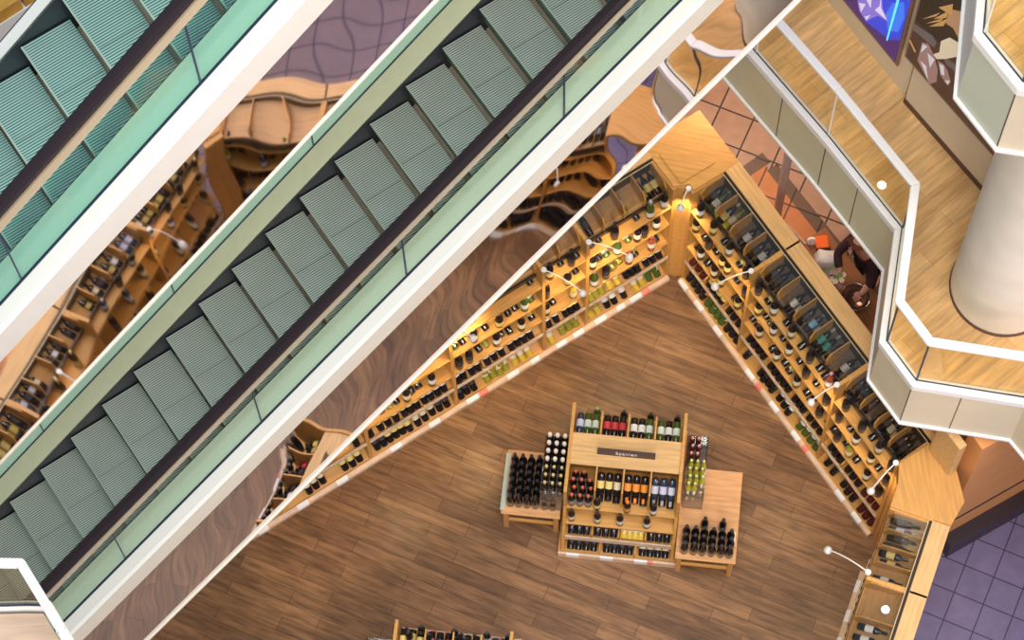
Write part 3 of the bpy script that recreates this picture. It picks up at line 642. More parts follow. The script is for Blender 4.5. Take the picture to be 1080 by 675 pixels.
b = MB(); b.box(.08, GW - .08, 1.0, 1.36, 1.19, 1.215); rs = b.build('rear_riser_board', M['oak'], None, FG2); tag(rs, 'oak riser board under the rear bottles of the second display', 'board')
# second gondola: visible rear bottles as things, the rest (mirror only) as stuff
row(FG2, '', 'standing at rear edge of second display', [(.2, 'red_plain'), (.33, 'red_plain'), (.42, 'red_white'), (.70, 'red_plain'), (.82, 'red_plain'), (1.06, 'red_white'), (1.2, 'red_plain'), (1.3, 'red_plain')], lambda x, st, i: stand(x, 1.28 + (.05 if i % 2 else -.03), 1.217), end='left', group='bottles at the rear edge of the second display')
out = []
pal = [['red_sky', 'red_sky'], ['red_plain', 'red_white'], ['red_red', 'red_plain'], ['red_lemon', 'red_gold']]
for ci in range(4):
    for j in range(3):
        x = cx(ci) + .055 + .095 * j
        out.append((pal[ci][j % 2], down(x, .655, 1.27, 38))); out.append(('red_plain', lie(x, .39, 1.0, 6)))
        out.append((pal[3 - ci][j % 2], Matrix.Translation((x, 1.345, 1.27)) @ Matrix.Rotation(R(84), 4, 'X')))
        for y0, z0 in ((.15, .47), (.06, .155)):
            out.append((['red_plain', 'wh_yellow'][(ci + j) % 2], lie(x, y0, z0, 8)))
            out.append((['red_plain', 'red_cream'][(ci + j) % 2], Matrix.Translation((x, GD - y0, z0)) @ Matrix.Rotation(R(82), 4, 'X')))
    for d_ in (.05, .2):
        out.append((['red_white', 'red_plain'][ci % 2], stand(cx(ci) + d_, .335, .955))); out.append(('red_plain', stand(cx(ci) + d_, .25, .685)))
        out.append((['red_plain', 'red_cap'][ci % 2], stand(cx(ci) + d_, GD - .25, .685)))
stuff(FG2, out, 'wine_bottles_mass', 'bottles filling the second oak display, shown by the steel mirror')

# ------------------------------------------------------------------ tables, bins, sparkling bottles
def table(FM, x0, x1, y0, y1, z, label):
    t = thing('low_table', label, 'table', FM @ Matrix.Translation((x0, y0, 0))); w, d = x1 - x0, y1 - y0
    b = MB(); b.box(0, w, 0, d, z - .035, z); b.build('tabletop', M['beech'], t, bevel=.006)
    for x in (.02, w - .08):
        for y in (.03, d - .09): b = MB(); b.box(x, x + .06, y, y + .06, 0, z - .035); b.build('leg', M['oak'], t, bevel=.004)
    b = MB(); b.box(.08, w - .08, .045, .075, .2, .25); b.build('stretcher', M['oak'], t)
    b = MB(); b.box(.05, w - .05, .035, .055, z - .10, z - .035); b.build('apron', M['beech'], t)
    return t
TZ = .6
table(FG, -.69, .0, .27, 1.06, TZ, 'low beech table left of the central display, crowded with black bottles')
tl = MB(); tl.box(-.004, .05, .02, .72, 0, .012)
tl = tl.build('price_board', simple('grey green card', (.48, .55, .47), .4), None, FG @ Matrix.Translation((-.70, .29, TZ + .0005))); tag(tl, 'grey-green shelf strip along the outer edge of the left table', 'strip')
table(FG, 1.365, 2.065, -.06, 1.06, TZ, 'low beech table right of the central display, half empty')
table(FG2, -.69, .0, .27, 1.30, TZ, 'low beech table beside the second display, below the photo edge')
tc_ = MB(); tc_.box(0, .055, 0, .16, 0, .004); tc_ = tc_.build('price_card', M['tagwhite'], None, FG @ Matrix.Translation((1.985, .16, TZ))); tag(tc_, 'white price card at the right edge of the right table', 'card')
for r_i in range(6):
    row(FG, '', 'on left table', [(-.59 + .098 * j, 'champ') for j in range(6) if not (r_i > 0 and j > 3) or (r_i < 0)], lambda x, st, i: stand(x + jit(.004), .40 + .098 * r_i, TZ), end='left, %s row' % (['front', 'second', 'third', 'fourth', 'fifth', 'back'][r_i]), group='black sparkling wine bottles on the left table')
for r_i in range(4):
    row(FG, '', 'on right table', [(1.465 + .103 * j, 'champ') for j in range(6) if not (r_i == 3 and j not in (2, 4))], lambda x, st, i: stand(x + jit(.006), .035 + .098 * r_i + (.02 if r_i == 3 else 0), TZ), end='left, %s row' % (['front', 'second', 'third', 'back'][r_i]), group='black sparkling wine bottles on the right table')
def bin_(FM, x0, x1, y0, y1, z0, zf, label):
    """clear acrylic bin on a clear riser"""
    t = thing('acrylic_bin', label, 'bin', FM @ Matrix.Translation((x0, y0, z0))); w, d = x1 - x0, y1 - y0; h = zf - z0
    b = MB(); b.box(0, w, 0, d, h - .012, h); b.build('bin_floor', M['clear'], t)
    b = MB()
    b.box(0, w, -.004, 0, 0, h + .14); b.box(0, w, d, d + .004, 0, h + .14); b.box(-.004, 0, 0, d, 0, h + .14); b.box(w, w + .004, 0, d, 0, h + .14); b.build('bin_wall', M['clear'], t)
    b = MB(); rr = .004
    for zz in (.006, h + .14): b.tube([(0, 0, zz), (w, 0, zz), (w, d, zz), (0, d, zz)], rr, 6, closed=True)
    for xx, yy in ((0, 0), (w, 0), (w, d), (0, d)): b.tube([(xx, yy, 0), (xx, yy, h + .14)], rr, 6)
    b.build('wire_edge', M['wire'], t)
    return t
bin_(FG, -.235, .03, .375, 1.055, TZ, 1.10, 'clear bin of pale-capped bottles on the left table beside the central display')
for r_i in range(7):
    st = 'whitecap' if r_i > 2 else 'goldcap'
    row(FG, '', 'in clear bin on left table', [(-.19 + .088 * j, st) for j in range(3)], lambda x, st, i: Matrix.Translation((x, .425 + .096 * r_i, 1.102)) @ Matrix.Diagonal((.93, .93, 1, 1)), end='left, %s row' % (['front', 'second', 'third', 'fourth', 'fifth', 'sixth', 'back'][r_i]), group='bottles in the clear bin on the left table')
bin_(FG, 1.40, 1.62, .56, 1.30, TZ, .88, 'clear wire-edged bin of lime and pink-capped bottles on the right table')
for r_i in range(7):
    st = 'pinkcap' if r_i > 3 else 'limecap'
    row(FG, '', 'in clear bin on right table', [(1.437 + .072 * j, st) for j in range(3 if r_i in (1, 2, 3) else 2)], lambda x, st, i: Matrix.Translation((x + (.01 if r_i % 2 else 0), .66 + .092 * r_i, .882)) @ Matrix.Diagonal((.78, .78, 1, 1)), end='left, %s row' % (['front', 'second', 'third', 'fourth', 'fifth', 'sixth', 'back'][r_i]), group='bottles in the clear bin on the right table')
bin_(FG2, -.30, -.02, .62, 1.28, TZ, .88, 'clear bin beside the second display at the bottom photo edge')

mb = MB(); mats = []
for st, mw_ in MASS: bottle_into(mb, st, mw_, mats)
o = mb.build('racked_bottle_stock', mats); tag(o, 'remaining bottles lying deeper in the racks, behind rails and standing bottles', 'bottles'); o['kind'] = 'stuff'

# ------------------------------------------------------------------ arm lamps on the racks
def arm_lamp(root, head, label):
    t = thing('arm_lamp', label, 'lamp', Matrix.Translation(root), 'arm lamps on the wine racks')
    h = Vector(head) - Vector(root); mid = h * .5 + Vector((0, 0, .13))
    pts = []
    for i in range(9):
        u = i / 8; pts.append(((1 - u) ** 2) * Vector((0, 0, 0)) + 2 * u * (1 - u) * mid + u * u * h)
    MB().tube(pts, .008, 6).build('arm', M['lampwhite'], t)
    MB().lathe([(.03, -.02), (.035, 0), (.03, .02)], 10).build('wall_socket', M['lampwhite'], t)
    MB().lathe([(.04, -.05), (.045, -.03), (.04, .005), (.02, .025), (.01, .04)], 14, mat=Matrix.Translation(h)).build('lamp_shade', M['lampwhite'], t)
    MB().lathe([(.034, -.052), (.034, -.049)], 12, mat=Matrix.Translation(h)).build('lamp_lens', M['lampglow'], t)
    ld = bpy.data.lights.new('rack_spot', 'SPOT'); ld.energy = 30; ld.color = (1, .72, .36); ld.spot_size = R(130); ld.spot_blend = .8; ld.shadow_soft_size = .06
    return t, Vector(root) + h, ld
def lampat(FM, rx, hx, hy, label, e=1., zroot=2.53, zh=2.36):
    root = FM @ Vector((rx, .06, zroot)); head = FM @ Vector((hx, hy, zh))
    t, hp, ld = arm_lamp(root, head, label); ld.energy *= e
    lo = bpy.data.objects.new('rack_spot', ld); col.objects.link(lo); lo.location = hp - Vector((0, 0, .08))
    tgt = FM @ Vector((hx, .35, .7)); lo.rotation_euler = (tgt - lo.location).to_track_quat('-Z', 'Y').to_euler()
lampat(FR, .02, .1, -.10, 'short white arm lamp at the corner post', .9)
lampat(FR, 1.25, 1.12, -.33, 'white arm lamp curving from the first post of the right rack')
lampat(FR, 2.89, 2.85, -.24, 'white arm lamp on second right-rack post beside the balcony', .8)
lampat(FR, 3.98, 4.05, -.30, 'white arm lamp where right rack meets the glass cases', .7)
lampat(F2, 1.16, 1.0, -.42, 'white arm lamp reaching over bare floor from the glass cases', .5, 2.5, 2.3)
lampat(F2, 2.6, 2.6, -.35, 'white arm lamp on the glass cases, seen only in the mirror', .7)
lampat(FL, XL(1.26), XL(.93), -.28, 'white arm lamp on the left-rack post nearest the corner', 1.5)
lampat(FL, XL(1.87), XL(1.62), -.35, 'white arm lamp on the middle left-rack post', 1.5)
lampat(FL, XL(3.14), XL(2.95), -.12, 'white arm lamp on the left-rack post under the mirror edge', 1.5)
lampat(FL, XL(4.36), XL(4.2), -.20, 'white arm lamp hidden behind the mirror cladding', 1.4)
lampat(FS, 1.35, 1.3, -.3, 'white arm lamp on the south rack, seen in the mirror', .7)
lampat(FS, 3.3, 3.3, -.3, 'white arm lamp far along the south rack, seen in the mirror', .7)

# ------------------------------------------------------------------ escalators
def escalator(FM, label, teal, s0, s1, joints, hlow, wfar):
    t = thing('escalator', label, 'escalator', FM)
    P = lambda s, w, h: (s, -w, h + s * SL)
    def band(name, prof, mat, a=s0, e=s1, parent=t, bevel=0):
        b = MB(); b.prism([P(a, w, h) for w, h in prof], (e - a, 0, (e - a) * SL)); return b.build(name, mat, parent, bevel=bevel)
    rise = .4 * SL; WS = 1.08
    st = M['step_teal' if teal else 'step']
    k0, k1 = math.ceil(s0 / .4), math.floor(s1 / .4)
    me = None
    b = MB()
    b.add([(0, 0, 0), (0, -WS, 0), (.405, -WS, 0), (.405, 0, 0)], [(0, 1, 2, 3)], 0)
    b.add([(0, 0, 0), (.02, 0, -.1), (.05, 0, -rise), (.05, -WS, -rise), (.02, -WS, -.1), (0, -WS, 0)], [(0, 1, 4, 5), (1, 2, 3, 4)], 1)
    b.add([(0, 0, 0), (.405, 0, 0), (.405, 0, -.2), (.05, 0, -rise)], [(0, 1, 2, 3)], 1)
    b.add([(0, 0, .001), (0, -WS, .001), (.014, -WS, .001), (.014, 0, .001)], [(0, 1, 2, 3)], 2)
    b.add([(.02, -.49, .001), (.02, -.498, .001), (.39, -.498, .001), (.39, -.49, .001)], [(0, 1, 2, 3)], 1)
    me = b.mesh('step', [st, M['nose'], M['noselip']])
    for k in range(k0, k1): link('step', me, t, Matrix.Translation((.4 * k, 0, k * rise)))
    band('skirt', [(-.03, -.5), (-.012, -.5), (-.012, .09), (-.03, .09)], M['skirt'])
    band('skirt', [(WS + .008, -.5), (WS + .02, -.5), (WS + .02, .09), (WS + .008, .09)], M['skirt'])
    if not teal:
        band('inner_deck', [(-.205, .06), (-.012, .06), (-.012, .1), (-.205, .1)], M['deck'])
        band('deck_joint_line', [(-.225, .06), (-.205, .06), (-.205, .097), (-.225, .097)], M['joint'])
        band('outer_deck', [(-.40, .04), (-.225, .04), (-.225, .102), (-.39, .102), (-.40, .09)], M['mint_pale'])
        jf = [s0] + joints + [s1]
        for i in range(len(jf) - 1): band('glass_panel', [(-.221, .1), (-.209, .1), (-.209, 1.05), (-.221, 1.05)], M['escglass'], jf[i] + .006, jf[i + 1] - .006)
        band('handrail_guide', [(-.245, 1.03), (-.215, 1.03), (-.195, 1.10), (-.26, 1.10)], M['guide'])
        band('handrail', [(-.205 + .062 * math.cos(2 * math.pi * i / 10), 1.142 + .042 * math.sin(2 * math.pi * i / 10)) for i in range(10)], M['black'])
    else:
        band('inner_deck', [(-.10, .06), (-.012, .06), (-.012, .1), (-.10, .1)], M['deck_white'])
        band('deck_joint_line', [(-.112, .05), (-.10, .05), (-.10, .098), (-.112, .098)], M['joint'])
    WG = 1.315
    band('inner_deck', [(WS + .02, .05), (WG - .008, .05), (WG - .008, .1), (WS + .02, .1)], M['mint'])
    js = [s0] + joints + [s1]
    for i in range(len(js) - 1):
        band('glass_panel', [(WG - .006, .1), (WG + .006, .1), (WG + .006, 1.05), (WG - .006, 1.05)], M['escglass_teal' if teal else 'escglass'], js[i] + .006, js[i + 1] - .006)
    for j in joints:
        b = MB(); b.hexa([P(j - .006, WG - .008, .1), P(j + .006, WG - .008, .1), P(j + .006, WG + .008, .1), P(j - .006, WG + .008, .1), P(j - .006, WG - .008, 1.0), P(j + .006, WG - .008, 1.0), P(j + .006, WG + .008, 1.0), P(j - .006, WG + .008, 1.0)])
        b.build('glass_joint', M['joint'], t)
        if not teal:
            b = MB(); b.hexa([P(j - .005, -.222, .1), P(j + .005, -.222, .1), P(j + .005, -.208, .1), P(j - .005, -.208, .1), P(j - .005, -.222, 1.0), P(j + .005, -.222, 1.0), P(j + .005, -.208, 1.0), P(j - .005, -.208, 1.0)]); b.build('glass_joint', M['joint'], t)
    band('glass_channel', [(WG - .006, .06), (WG + .02, .06), (WG + .02, .115), (WG - .006, .1)], M['joint'])
    hr = 1.13
    band('handrail_guide', [(WG + .008, hr - .20), (WG + .022, hr - .20), (WG + .05, hr - .03), (WG - .02, hr - .03)], M['guide'])
    n = 10
    band('handrail', [(WG - .01 + .062 * math.cos(2 * math.pi * i / n), hr + .012 + .042 * math.sin(2 * math.pi * i / n)) for i in range(n)], M['black'])
    band('outer_deck', [(WG + .02, .04), (1.47, .02), (1.47, .07), (1.445, .105), (WG + .02, .105)], M['deck_white'])
    band('side_cladding', [(1.44, -.27), (1.472, -.27), (1.472, .068), (1.44, .068)], M['clad_lilac' if teal else 'clad'])
    # polished side panel, gently buckled sheet
    b = MB(); NS, NH = 90, 14; vs = []; fs = []
    a0, a1 = s0, s1
    for i in range(NS + 1):
        for j in range(NH + 1):
            s = a0 + (a1 - a0) * i / NS; h = -.27 + (hlow + .27) * j / NH
            vs.append(P(s, 1.45 - (0 if teal else .012) * (h + .27) + (.5 if teal else 1) * (.0016 * math.sin(s * 2.3 + 1.3 * math.sin(s * .9)) + .0009 * math.sin(j * .5 + s * 1.1)), h))
    for i in range(NS):
        for j in range(NH):
            q = i * (NH + 1) + j; fs.append((q, q + 1, q + NH + 2, q + NH + 1))
    b.add(vs, fs, 0, True); b.build('polished_side_panel', M['mirror_flat' if teal else 'mirror'], t)
    band('bottom_trim', [(1.43, hlow - .02), (1.462 + (0 if teal else .03), hlow - .02), (1.462 + (0 if teal else .03), hlow + .004), (1.43, hlow + .004)], M['clad'])
    band('under_casing', [(wfar, hlow - .03), (1.43, hlow - .03), (1.43, -.5), (wfar, -.5)], M['cream'])
    band('far_side_cladding', [(wfar, -.5), (wfar + .02, -.5), (wfar + .02, .04), (wfar, .04)], M['clad'])
    return t
escalator(FE2, 'lower grey-green escalator crossing the photo with mirror-polished side', False, -10, 3.2, [-6.64, -4.98, -3.33, -1.68, -.01, 1.65], -1.73, -.36)
escalator(FE1, 'upper teal escalator at top left, directly above the other', True, -5.2, 4.4, [-2.92, -1.26, .40, 2.06], -1.665, -.11)

# ------------------------------------------------------------------ upper levels
Z1, Z2 = 4.65, 11.15
K = [(1.31, 15.12), (2.67, 13.03), (3.35, 12.01), (4.01, 10.93), (3.73, 9.68), (4.02, 9.18), (5.15, 8.93), (5.75, 8.0), (6.4, 6.6)]
def inset(P_, d):
    """offset the open polyline to the inside (right-hand building side, +east/north)"""
    out = []
    for i, p in enumerate(P_):
        ns = []
        for q, r_ in ((i - 1, i), (i, i + 1)):
            if q < 0 or r_ >= len(P_): continue
            a = Vector(P_[q]); e = Vector(P_[r_]); dd = (e - a).normalized(); ns.append(Vector((-dd.y, dd.x)))
        if len(ns) == 2:
            m = (ns[0] + ns[1]).normalized(); m = m / max(.4, m.dot(ns[0]))
        else: m = ns[0]
        v = Vector(p) + m * d; out.append((v.x, v.y))
    return out
def poly_wall(bb, A, B, z0, z1, i0=0, i1=None):
    i1 = i1 if i1 is not None else len(A) - 1
    for i in range(i0, i1):
        bb.hexa([(*A[i], z0), (*A[i + 1], z0), (*B[i + 1], z0), (*B[i], z0), (*A[i], z1), (*A[i + 1], z1), (*B[i + 1], z1), (*B[i], z1)])
def balcony(zf, mats, lab, far, joints):
    I0 = inset(K, .02); I1 = inset(K, .04); I2 = inset(K, .10); I3 = inset(K, .078); I4 = inset(K, .090); I5 = inset(K, .115)
    b = MB(); b.prism([(x, y, zf - .35) for x, y in I5 + far], (0, 0, .35)); struct(b.build('floor_upper', M['upfloor']))
    b = MB(); poly_wall(b, K, I5, zf - .09, zf + .02); struct(b.build('trim_floor_edge', M['white'], bevel=.008))
    for i in range(len(K) - 1):
        b = MB(); b.hexa([(*I0[i], zf - 1.05), (*I0[i + 1], zf - 1.05), (*I2[i + 1], zf - 1.05), (*I2[i], zf - 1.05), (*I0[i], zf - .09), (*I0[i + 1], zf - .09), (*I2[i + 1], zf - .09), (*I2[i], zf - .09)])
        a = Vector((*K[i], 0)); e = Vector((*K[i + 1], 0))
        o = struct(b.build('wall_fascia', mats[i]))
        for f in joints.get(i, ()):
            q = MB(); p = a.lerp(e, f); d = (e - a).normalized(); nn = Vector((-d.y, d.x, 0)); p = p + nn * .016
            q.box(-.004, .004, -.002, .01, zf - 1.03, zf - .1, 0, Matrix.Translation(p) @ Matrix.Rotation(math.atan2(d.y, d.x), 4, 'Z')); q.build('panel_joint', M['brown'], o)
    b = MB(); poly_wall(b, inset(K, -.008), I2, zf - 1.085, zf - 1.05); struct(b.build('trim_fascia_foot', M['white']))
    b = MB(); b.prism([(x, y, zf - 1.08) for x, y in I2 + far], (0, 0, .02)); struct(b.build('ceiling_under_balcony', M['wallcream']))
    t = thing('balcony_railing', lab, 'railing', Matrix.Translation((K[3][0], K[3][1], zf)))
    inv = Matrix.Translation((-K[3][0], -K[3][1], -zf))
    def bd(b_, name, mat): b_.v = [tuple(inv @ Vector(v)) for v in b_.v]; return b_.build(name, mat, t)
    for i in range(len(K) - 1):
        b = MB(); b.hexa([(*I3[i], zf + .02), (*I3[i + 1], zf + .02), (*I4[i + 1], zf + .02), (*I4[i], zf + .02), (*I3[i], zf + 1.03), (*I3[i + 1], zf + 1.03), (*I4[i + 1], zf + 1.03), (*I4[i], zf + 1.03)]); bd(b, 'glass_panel', M['railglass'])
    b = MB(); poly_wall(b, inset(K, .068), inset(K, .080), zf + .015, zf + .03); bd(b, 'glass_channel', M['joint'])
    c_ = inset(K, .084)
    b = MB(); hr_ = inset(K, .035); hs = inset(K, .13); poly_wall(b, hr_, hs, zf + 1.02, zf + 1.07)
    o = bd(b, 'handrail', M['white']); bv = o.modifiers.new('bevel', 'BEVEL'); bv.width = .012; bv.segments = 2
    for i in range(1, len(K) - 1):
        b = MB(); p = c_[i]; b.box(p[0] - .008, p[0] + .008, p[1] - .008, p[1] + .008, zf + .02, zf + 1.02); bd(b, 'glass_joint', M['joint'] if i > 2 else M['white'])
    return t
far = [(12, 6.6), (12, 24), (1.31, 24)]
fm = [M['fascia_g'], M['fascia_g'], M['fascia_g'], M['fascia'], M['fascia'], M['fascia'], M['fascia'], M['fascia']]
balcony(Z1, fm, 'white-railed glass balustrade of the right-hand balcony above the wine racks', far, {1: (.45,), 2: (.05, .5), 5: (.45,), 3: (), 4: (.98,)})
far2 = [(12, 6.6), (12, 13), (4.9, 13), (4.3, 11.6)]
K_save = K
K = [(4.35, 12.4), (3.95, 10.85), (3.73, 9.68), (4.02, 9.18), (5.15, 8.93), (5.75, 8.0), (6.4, 6.6)]
gm = [M['creamgreen'], M['deck_white'], M['creamgreen'], M['wallcream'], M['creamgreen'], M['creamgreen']]
gm[1] = simple('pale blue fascia', (.60, .68, .70), .4)
balcony(Z2, gm, 'glass balustrade of the higher balcony at the top right corner', far2, {2: (.97,)})
K = K_save
# column
b = MB(); b.lathe([(.5357, Z1), (.5357, Z2 - 1.05)], 48, cap=False); struct(b.build('column', M['column'], None, Matrix.Translation((5.055, 10.225, 0))))
b = MB(); b.lathe([(.5357, Z1), (.548, Z1), (.548, Z1 + .05), (.5357, Z1 + .05)], 48, cap=False); struct(b.build('trim_column_foot', M['brown'], None, Matrix.Translation((5.055, 10.225, 0))))
# shop walls on the balcony with posters
def wall(name, A, ang, L, z0, z1, th, mat):
    b = MB(); b.box(0, L, 0, th, z0, z1); return struct(b.build(name, mat, None, frame(A[0], A[1], 0, ang)))
AW = R(-58.8); WA = (3.547 - 3 * math.cos(AW), 13.68 - 3 * math.sin(AW))
wall('wall_shopfront_left', WA, AW, 4.41, Z1, 8.9, .3, M['wallcream'])
BW = R(-56.6); WB = (4.262, 12.404)
wall('wall_shopfront_right', WB, BW, 3.2, Z1, 8.9, .3, M['wallcream'])
b = MB(); b.box(-.012, 3.2, -.012, 0, Z1, Z1 + .09); b.box(-.012, 0, 0, .25, Z1, Z1 + .09); struct(b.build('baseboard_shopfront', M['brown'], None, frame(*WB, 0, BW)))
def flat(bb, pts, y, mi): bb.add([(x, y, z) for x, z in pts], [tuple(range(len(pts)))], mi)
# poster A: blue advert with a crystal and a light beam
pA = frame(WA[0], WA[1], 0, AW)
t = thing('poster', 'blue backlit poster with white crystal and bright cyan beam on shop wall', 'poster', pA @ Matrix.Translation((3.0, 0, 5.06)))
b = MB(); b.box(-1.6, 1.22, -.03, 0, 0, 2.6); b.build('poster_frame', simple('poster frame', (.22, .12, .09), .4), t)
pm = [simple('poster violet', (.04, .012, .10), .4, emit=(.05, .008, .20), estr=.5), simple('poster blue', (.02, .05, .6), .4, emit=(.01, .05, .75), estr=.55), simple('poster beam', (.1, .7, 1), .4, emit=(.1, .6, 1), estr=1.0), simple('poster crystal', (.8, .75, .95), .4, emit=(.6, .55, .85), estr=.5), simple('poster crystal blue', (.25, .2, .75), .4, emit=(.2, .15, .7), estr=.5), simple('poster glow', (.02, .18, .85), .4, emit=(.02, .18, .9), estr=.6)]
b = MB()
flat(b, [(-1.56, .04), (1.18, .04), (1.18, 2.56), (-1.56, 2.56)], -.031, 0)
flat(b, [(.62, .10), (1.03, .30), (1.17, .5), (1.18, 1.35), (1.18, 2.56), (.2, 2.56), (.6, .9)], -.032, 1)
flat(b, [(.98, .42), (1.12, .6), (1.16, .95), (1.1, 1.2), (.95, .95), (.9, .65)], -.033, 5)
flat(b, [(.99, .24), (1.01, .24), (1.035, 1.15), (1.03, 2.0), (1.01, 2.0)], -.034, 2)
flat(b, [(.48, .29), (.53, .17), (.66, .14), (.72, .29), (.80, .47), (.96, .58), (.84, .69), (.77, .95), (.55, 1.0), (.42, .6)], -.034, 4)
for tri in ([(.50, .30), (.56, .19), (.60, .42)], [(.62, .18), (.66, .16), (.70, .34)], [(.74, .50), (.94, .58), (.80, .68)], [(.80, .55), (.82, .66), (.78, .9)], [(.45, .6), (.56, .5), (.58, .75)], [(.60, .5), (.68, .45), (.66, .7)]): flat(b, tri, -.035, 3)
b.build('poster_print', pm, t)
# poster B: dark advert with pale garment and gemstones
pB = frame(WB[0], WB[1], 0, BW)
t = thing('poster', 'dark brown backlit poster with pale garment and glassy gemstones', 'poster', pB @ Matrix.Translation((-.06, 0, 5.56)))
b = MB(); b.box(-.06, 3.0, -.05, 0, 0, 2.6); b.build('poster_frame', simple('poster edge', (.30, .20, .13), .4), t)
pm = [simple('poster umber', (.055, .022, .022), .35, emit=(.05, .02, .02), estr=.3), simple('poster soot', (.015, .010, .012), .35), simple('poster cream', (.75, .66, .5), .5, emit=(.6, .5, .36), estr=.35), simple('poster gold', (.6, .35, .12), .5, emit=(.5, .28, .1), estr=.3), simple('poster gem', (.35, .22, .22), .3, emit=(.25, .15, .15), estr=.3), simple('poster gem pale', (.7, .72, .8), .3, emit=(.5, .52, .6), estr=.35), simple('poster grey', (.2, .18, .2), .4), simple('poster skin', (.52, .3, .18), .5, emit=(.35, .2, .1), estr=.3)]
b = MB()
flat(b, [(-.04, .03), (2.96, .03), (2.96, 2.56), (-.04, 2.56)], -.052, 0)
flat(b, [(-.04, .80), (.25, .86), (.68, .86), (1.4, 1.1), (1.4, 2.56), (-.04, 2.56)], -.053, 1)
flat(b, [(-.04, .60), (.27, .69), (.30, .82), (.22, .86), (-.04, .72)], -.054, 6)
flat(b, [(.42, .72), (.48, .64), (.68, .72), (1.2, .95), (1.2, 1.05), (.66, .85)], -.054, 6)
flat(b, [(.29, .57), (.35, .56), (.46, .73), (.63, 1.05), (.66, 1.3), (.61, 1.24), (.43, 1.13), (.34, .92), (.36, .72)], -.056, 2)
flat(b, [(.34, 1.28), (.44, 1.33), (.56, 1.25), (.62, 1.44), (.60, 1.75), (.48, 1.72), (.33, 1.56)], -.0555, 7)
for a_, e_, f_ in (((.04, .93), (.20, 1.22), (.24, 1.36)), ((.10, .93), (.27, 1.22), (.30, 1.34)), ((.15, .94), (.32, 1.20), (.35, 1.40)), ((.18, 1.14), (.33, 1.38), (.33, 1.52)), ((.2, 1.4), (.38, 1.5), (.36, 1.7))): flat(b, [a_, e_, f_], -.057, 3)
flat(b, [(.12, .57), (.12, .19), (.35, .02), (.43, .19), (.40, .42), (.31, .57), (.2, .66)], -.056, 4)
flat(b, [(.37, .56), (.45, .37), (.57, .33), (.60, .45), (.52, .58), (.45, .61)], -.056, 4)
for p in ([(.40, .54), (.46, .40), (.50, .44), (.46, .58)], [(.52, .36), (.58, .36), (.58, .46)], [(.13, .55), (.14, .38), (.20, .60)], [(.22, .5), (.30, .3), (.33, .52)], [(.16, .24), (.32, .06), (.25, .26)]): flat(b, p, -.057, 5)
flat(b, [(-.05, .36), (-.03, .40), (.08, .31), (.06, .27)], -.057, 3)
b.build('poster_print', pm, t)
# small spotlight glow on the balcony floor, put in as a glowing disc
MB().lathe([(.05, 0), (.05, .004)], 14).build
o = MB().lathe([(.045, 0), (.045, .004)], 14).build('floor_uplight', M['lampglow'], None, Matrix.Translation((3.93, 11.45, Z1))); tag(o, 'small round glowing floor light near the bend of the right balcony', 'light')

# lower-left balcony on the upper level
zf = Z2
Q = [(-6.5, 5.41), (-3.60, 5.36), (-3.445, 5.35), (-3.15, 4.86), (-2.6, 3.9)]
def off(P_, d):
    out = []
    for i, p in enumerate(P_):
        ns = []
        for q, r_ in ((i - 1, i), (i, i + 1)):
            if q < 0 or r_ >= len(P_): continue
            a = Vector(P_[q]); e = Vector(P_[r_]); dd = (e - a).normalized(); ns.append(Vector((dd.y, -dd.x)))
        m = (ns[0] + ns[-1]).normalized(); m = m / max(.4, m.dot(ns[0])); v = Vector(p) + m * d; out.append((v.x, v.y))
    return out
b = MB(); b.prism([(x, y, zf - .35) for x, y in off(Q, .06)[::-1] + [(-6.5, 3.9)]], (0, 0, .35)); struct(b.build('floor_upper_left', planks('pinkish boards', 0, (.62, .47, .38), (.58, .44, .36), (.48, .36, .29), 1.3, .2, .35, .12, .003)))
b = MB(); poly_wall(b, off(Q, -.03), off(Q, .04), zf - .12, zf + .02); struct(b.build('trim_floor_edge_left', M['white']))
t = thing('balcony_railing', 'white-railed glass balustrade at the bottom left corner over the escalator', 'railing', Matrix.Translation((-3.445, 5.35, zf)))
inv = Matrix.Translation((3.445, -5.35, -zf))
def bd2(b_, name, mat): b_.v = [tuple(inv @ Vector(v)) for v in b_.v]; return b_.build(name, mat, t)
for i in range(len(Q) - 1):
    A = off(Q, -.006); B = off(Q, .006)
    b = MB(); poly_wall(b, A, B, zf + .02, zf + 1.02, i, i + 1); bd2(b, 'glass_panel', glass('smoky glass', (.78, .74, .64), .12) if i == 0 else bpy.data.materials['smoky glass'])
b = MB(); poly_wall(b, off(Q, -.012), off(Q, .012), zf + .02, zf + .035); bd2(b, 'glass_channel', M['joint'])
b = MB(); poly_wall(b, off(Q, -.034), off(Q, .034), zf + 1.01, zf + 1.07); o = bd2(b, 'handrail', M['white']); bv = o.modifiers.new('bevel', 'BEVEL'); bv.width = .015; bv.segments = 2
# slab and amber boxes added in place of a mirrored reflection, top left
slab('floor_upper_west', [(-8.5, 13.0), (-4.75, 13.6), (-4.3, 15.2), (-8.5, 16)], Z1, .2, M['upfloor'])
t = thing('crate_display', 'slanted display of amber boxes in the top left corner beyond the escalator', 'display', frame(-5.15, 13.75, Z1, R(35)))
b = MB(); b.box(-.6, .7, -.1, .5, 0, .5); b.build('display_base', M['deck_white'], t)
t.matrix_basis = frame(-5.15, 13.75, Z1, R(35))
for i in range(3):
    o = MB().box(-.17, .17, -.09, .45, 0, .22).build('amber_box', simple('amber box', (.55, .30, .05), .5, var=.3, scale=4), None, frame(-5.15, 13.75, Z1 + .5, R(35)) @ Matrix.Translation((-.1 + .37 * i, 0, 0)), bevel=.01)
    tag(o, 'amber product box on the corner display, %s from its left end' % ordw(i), 'box', 'amber boxes')

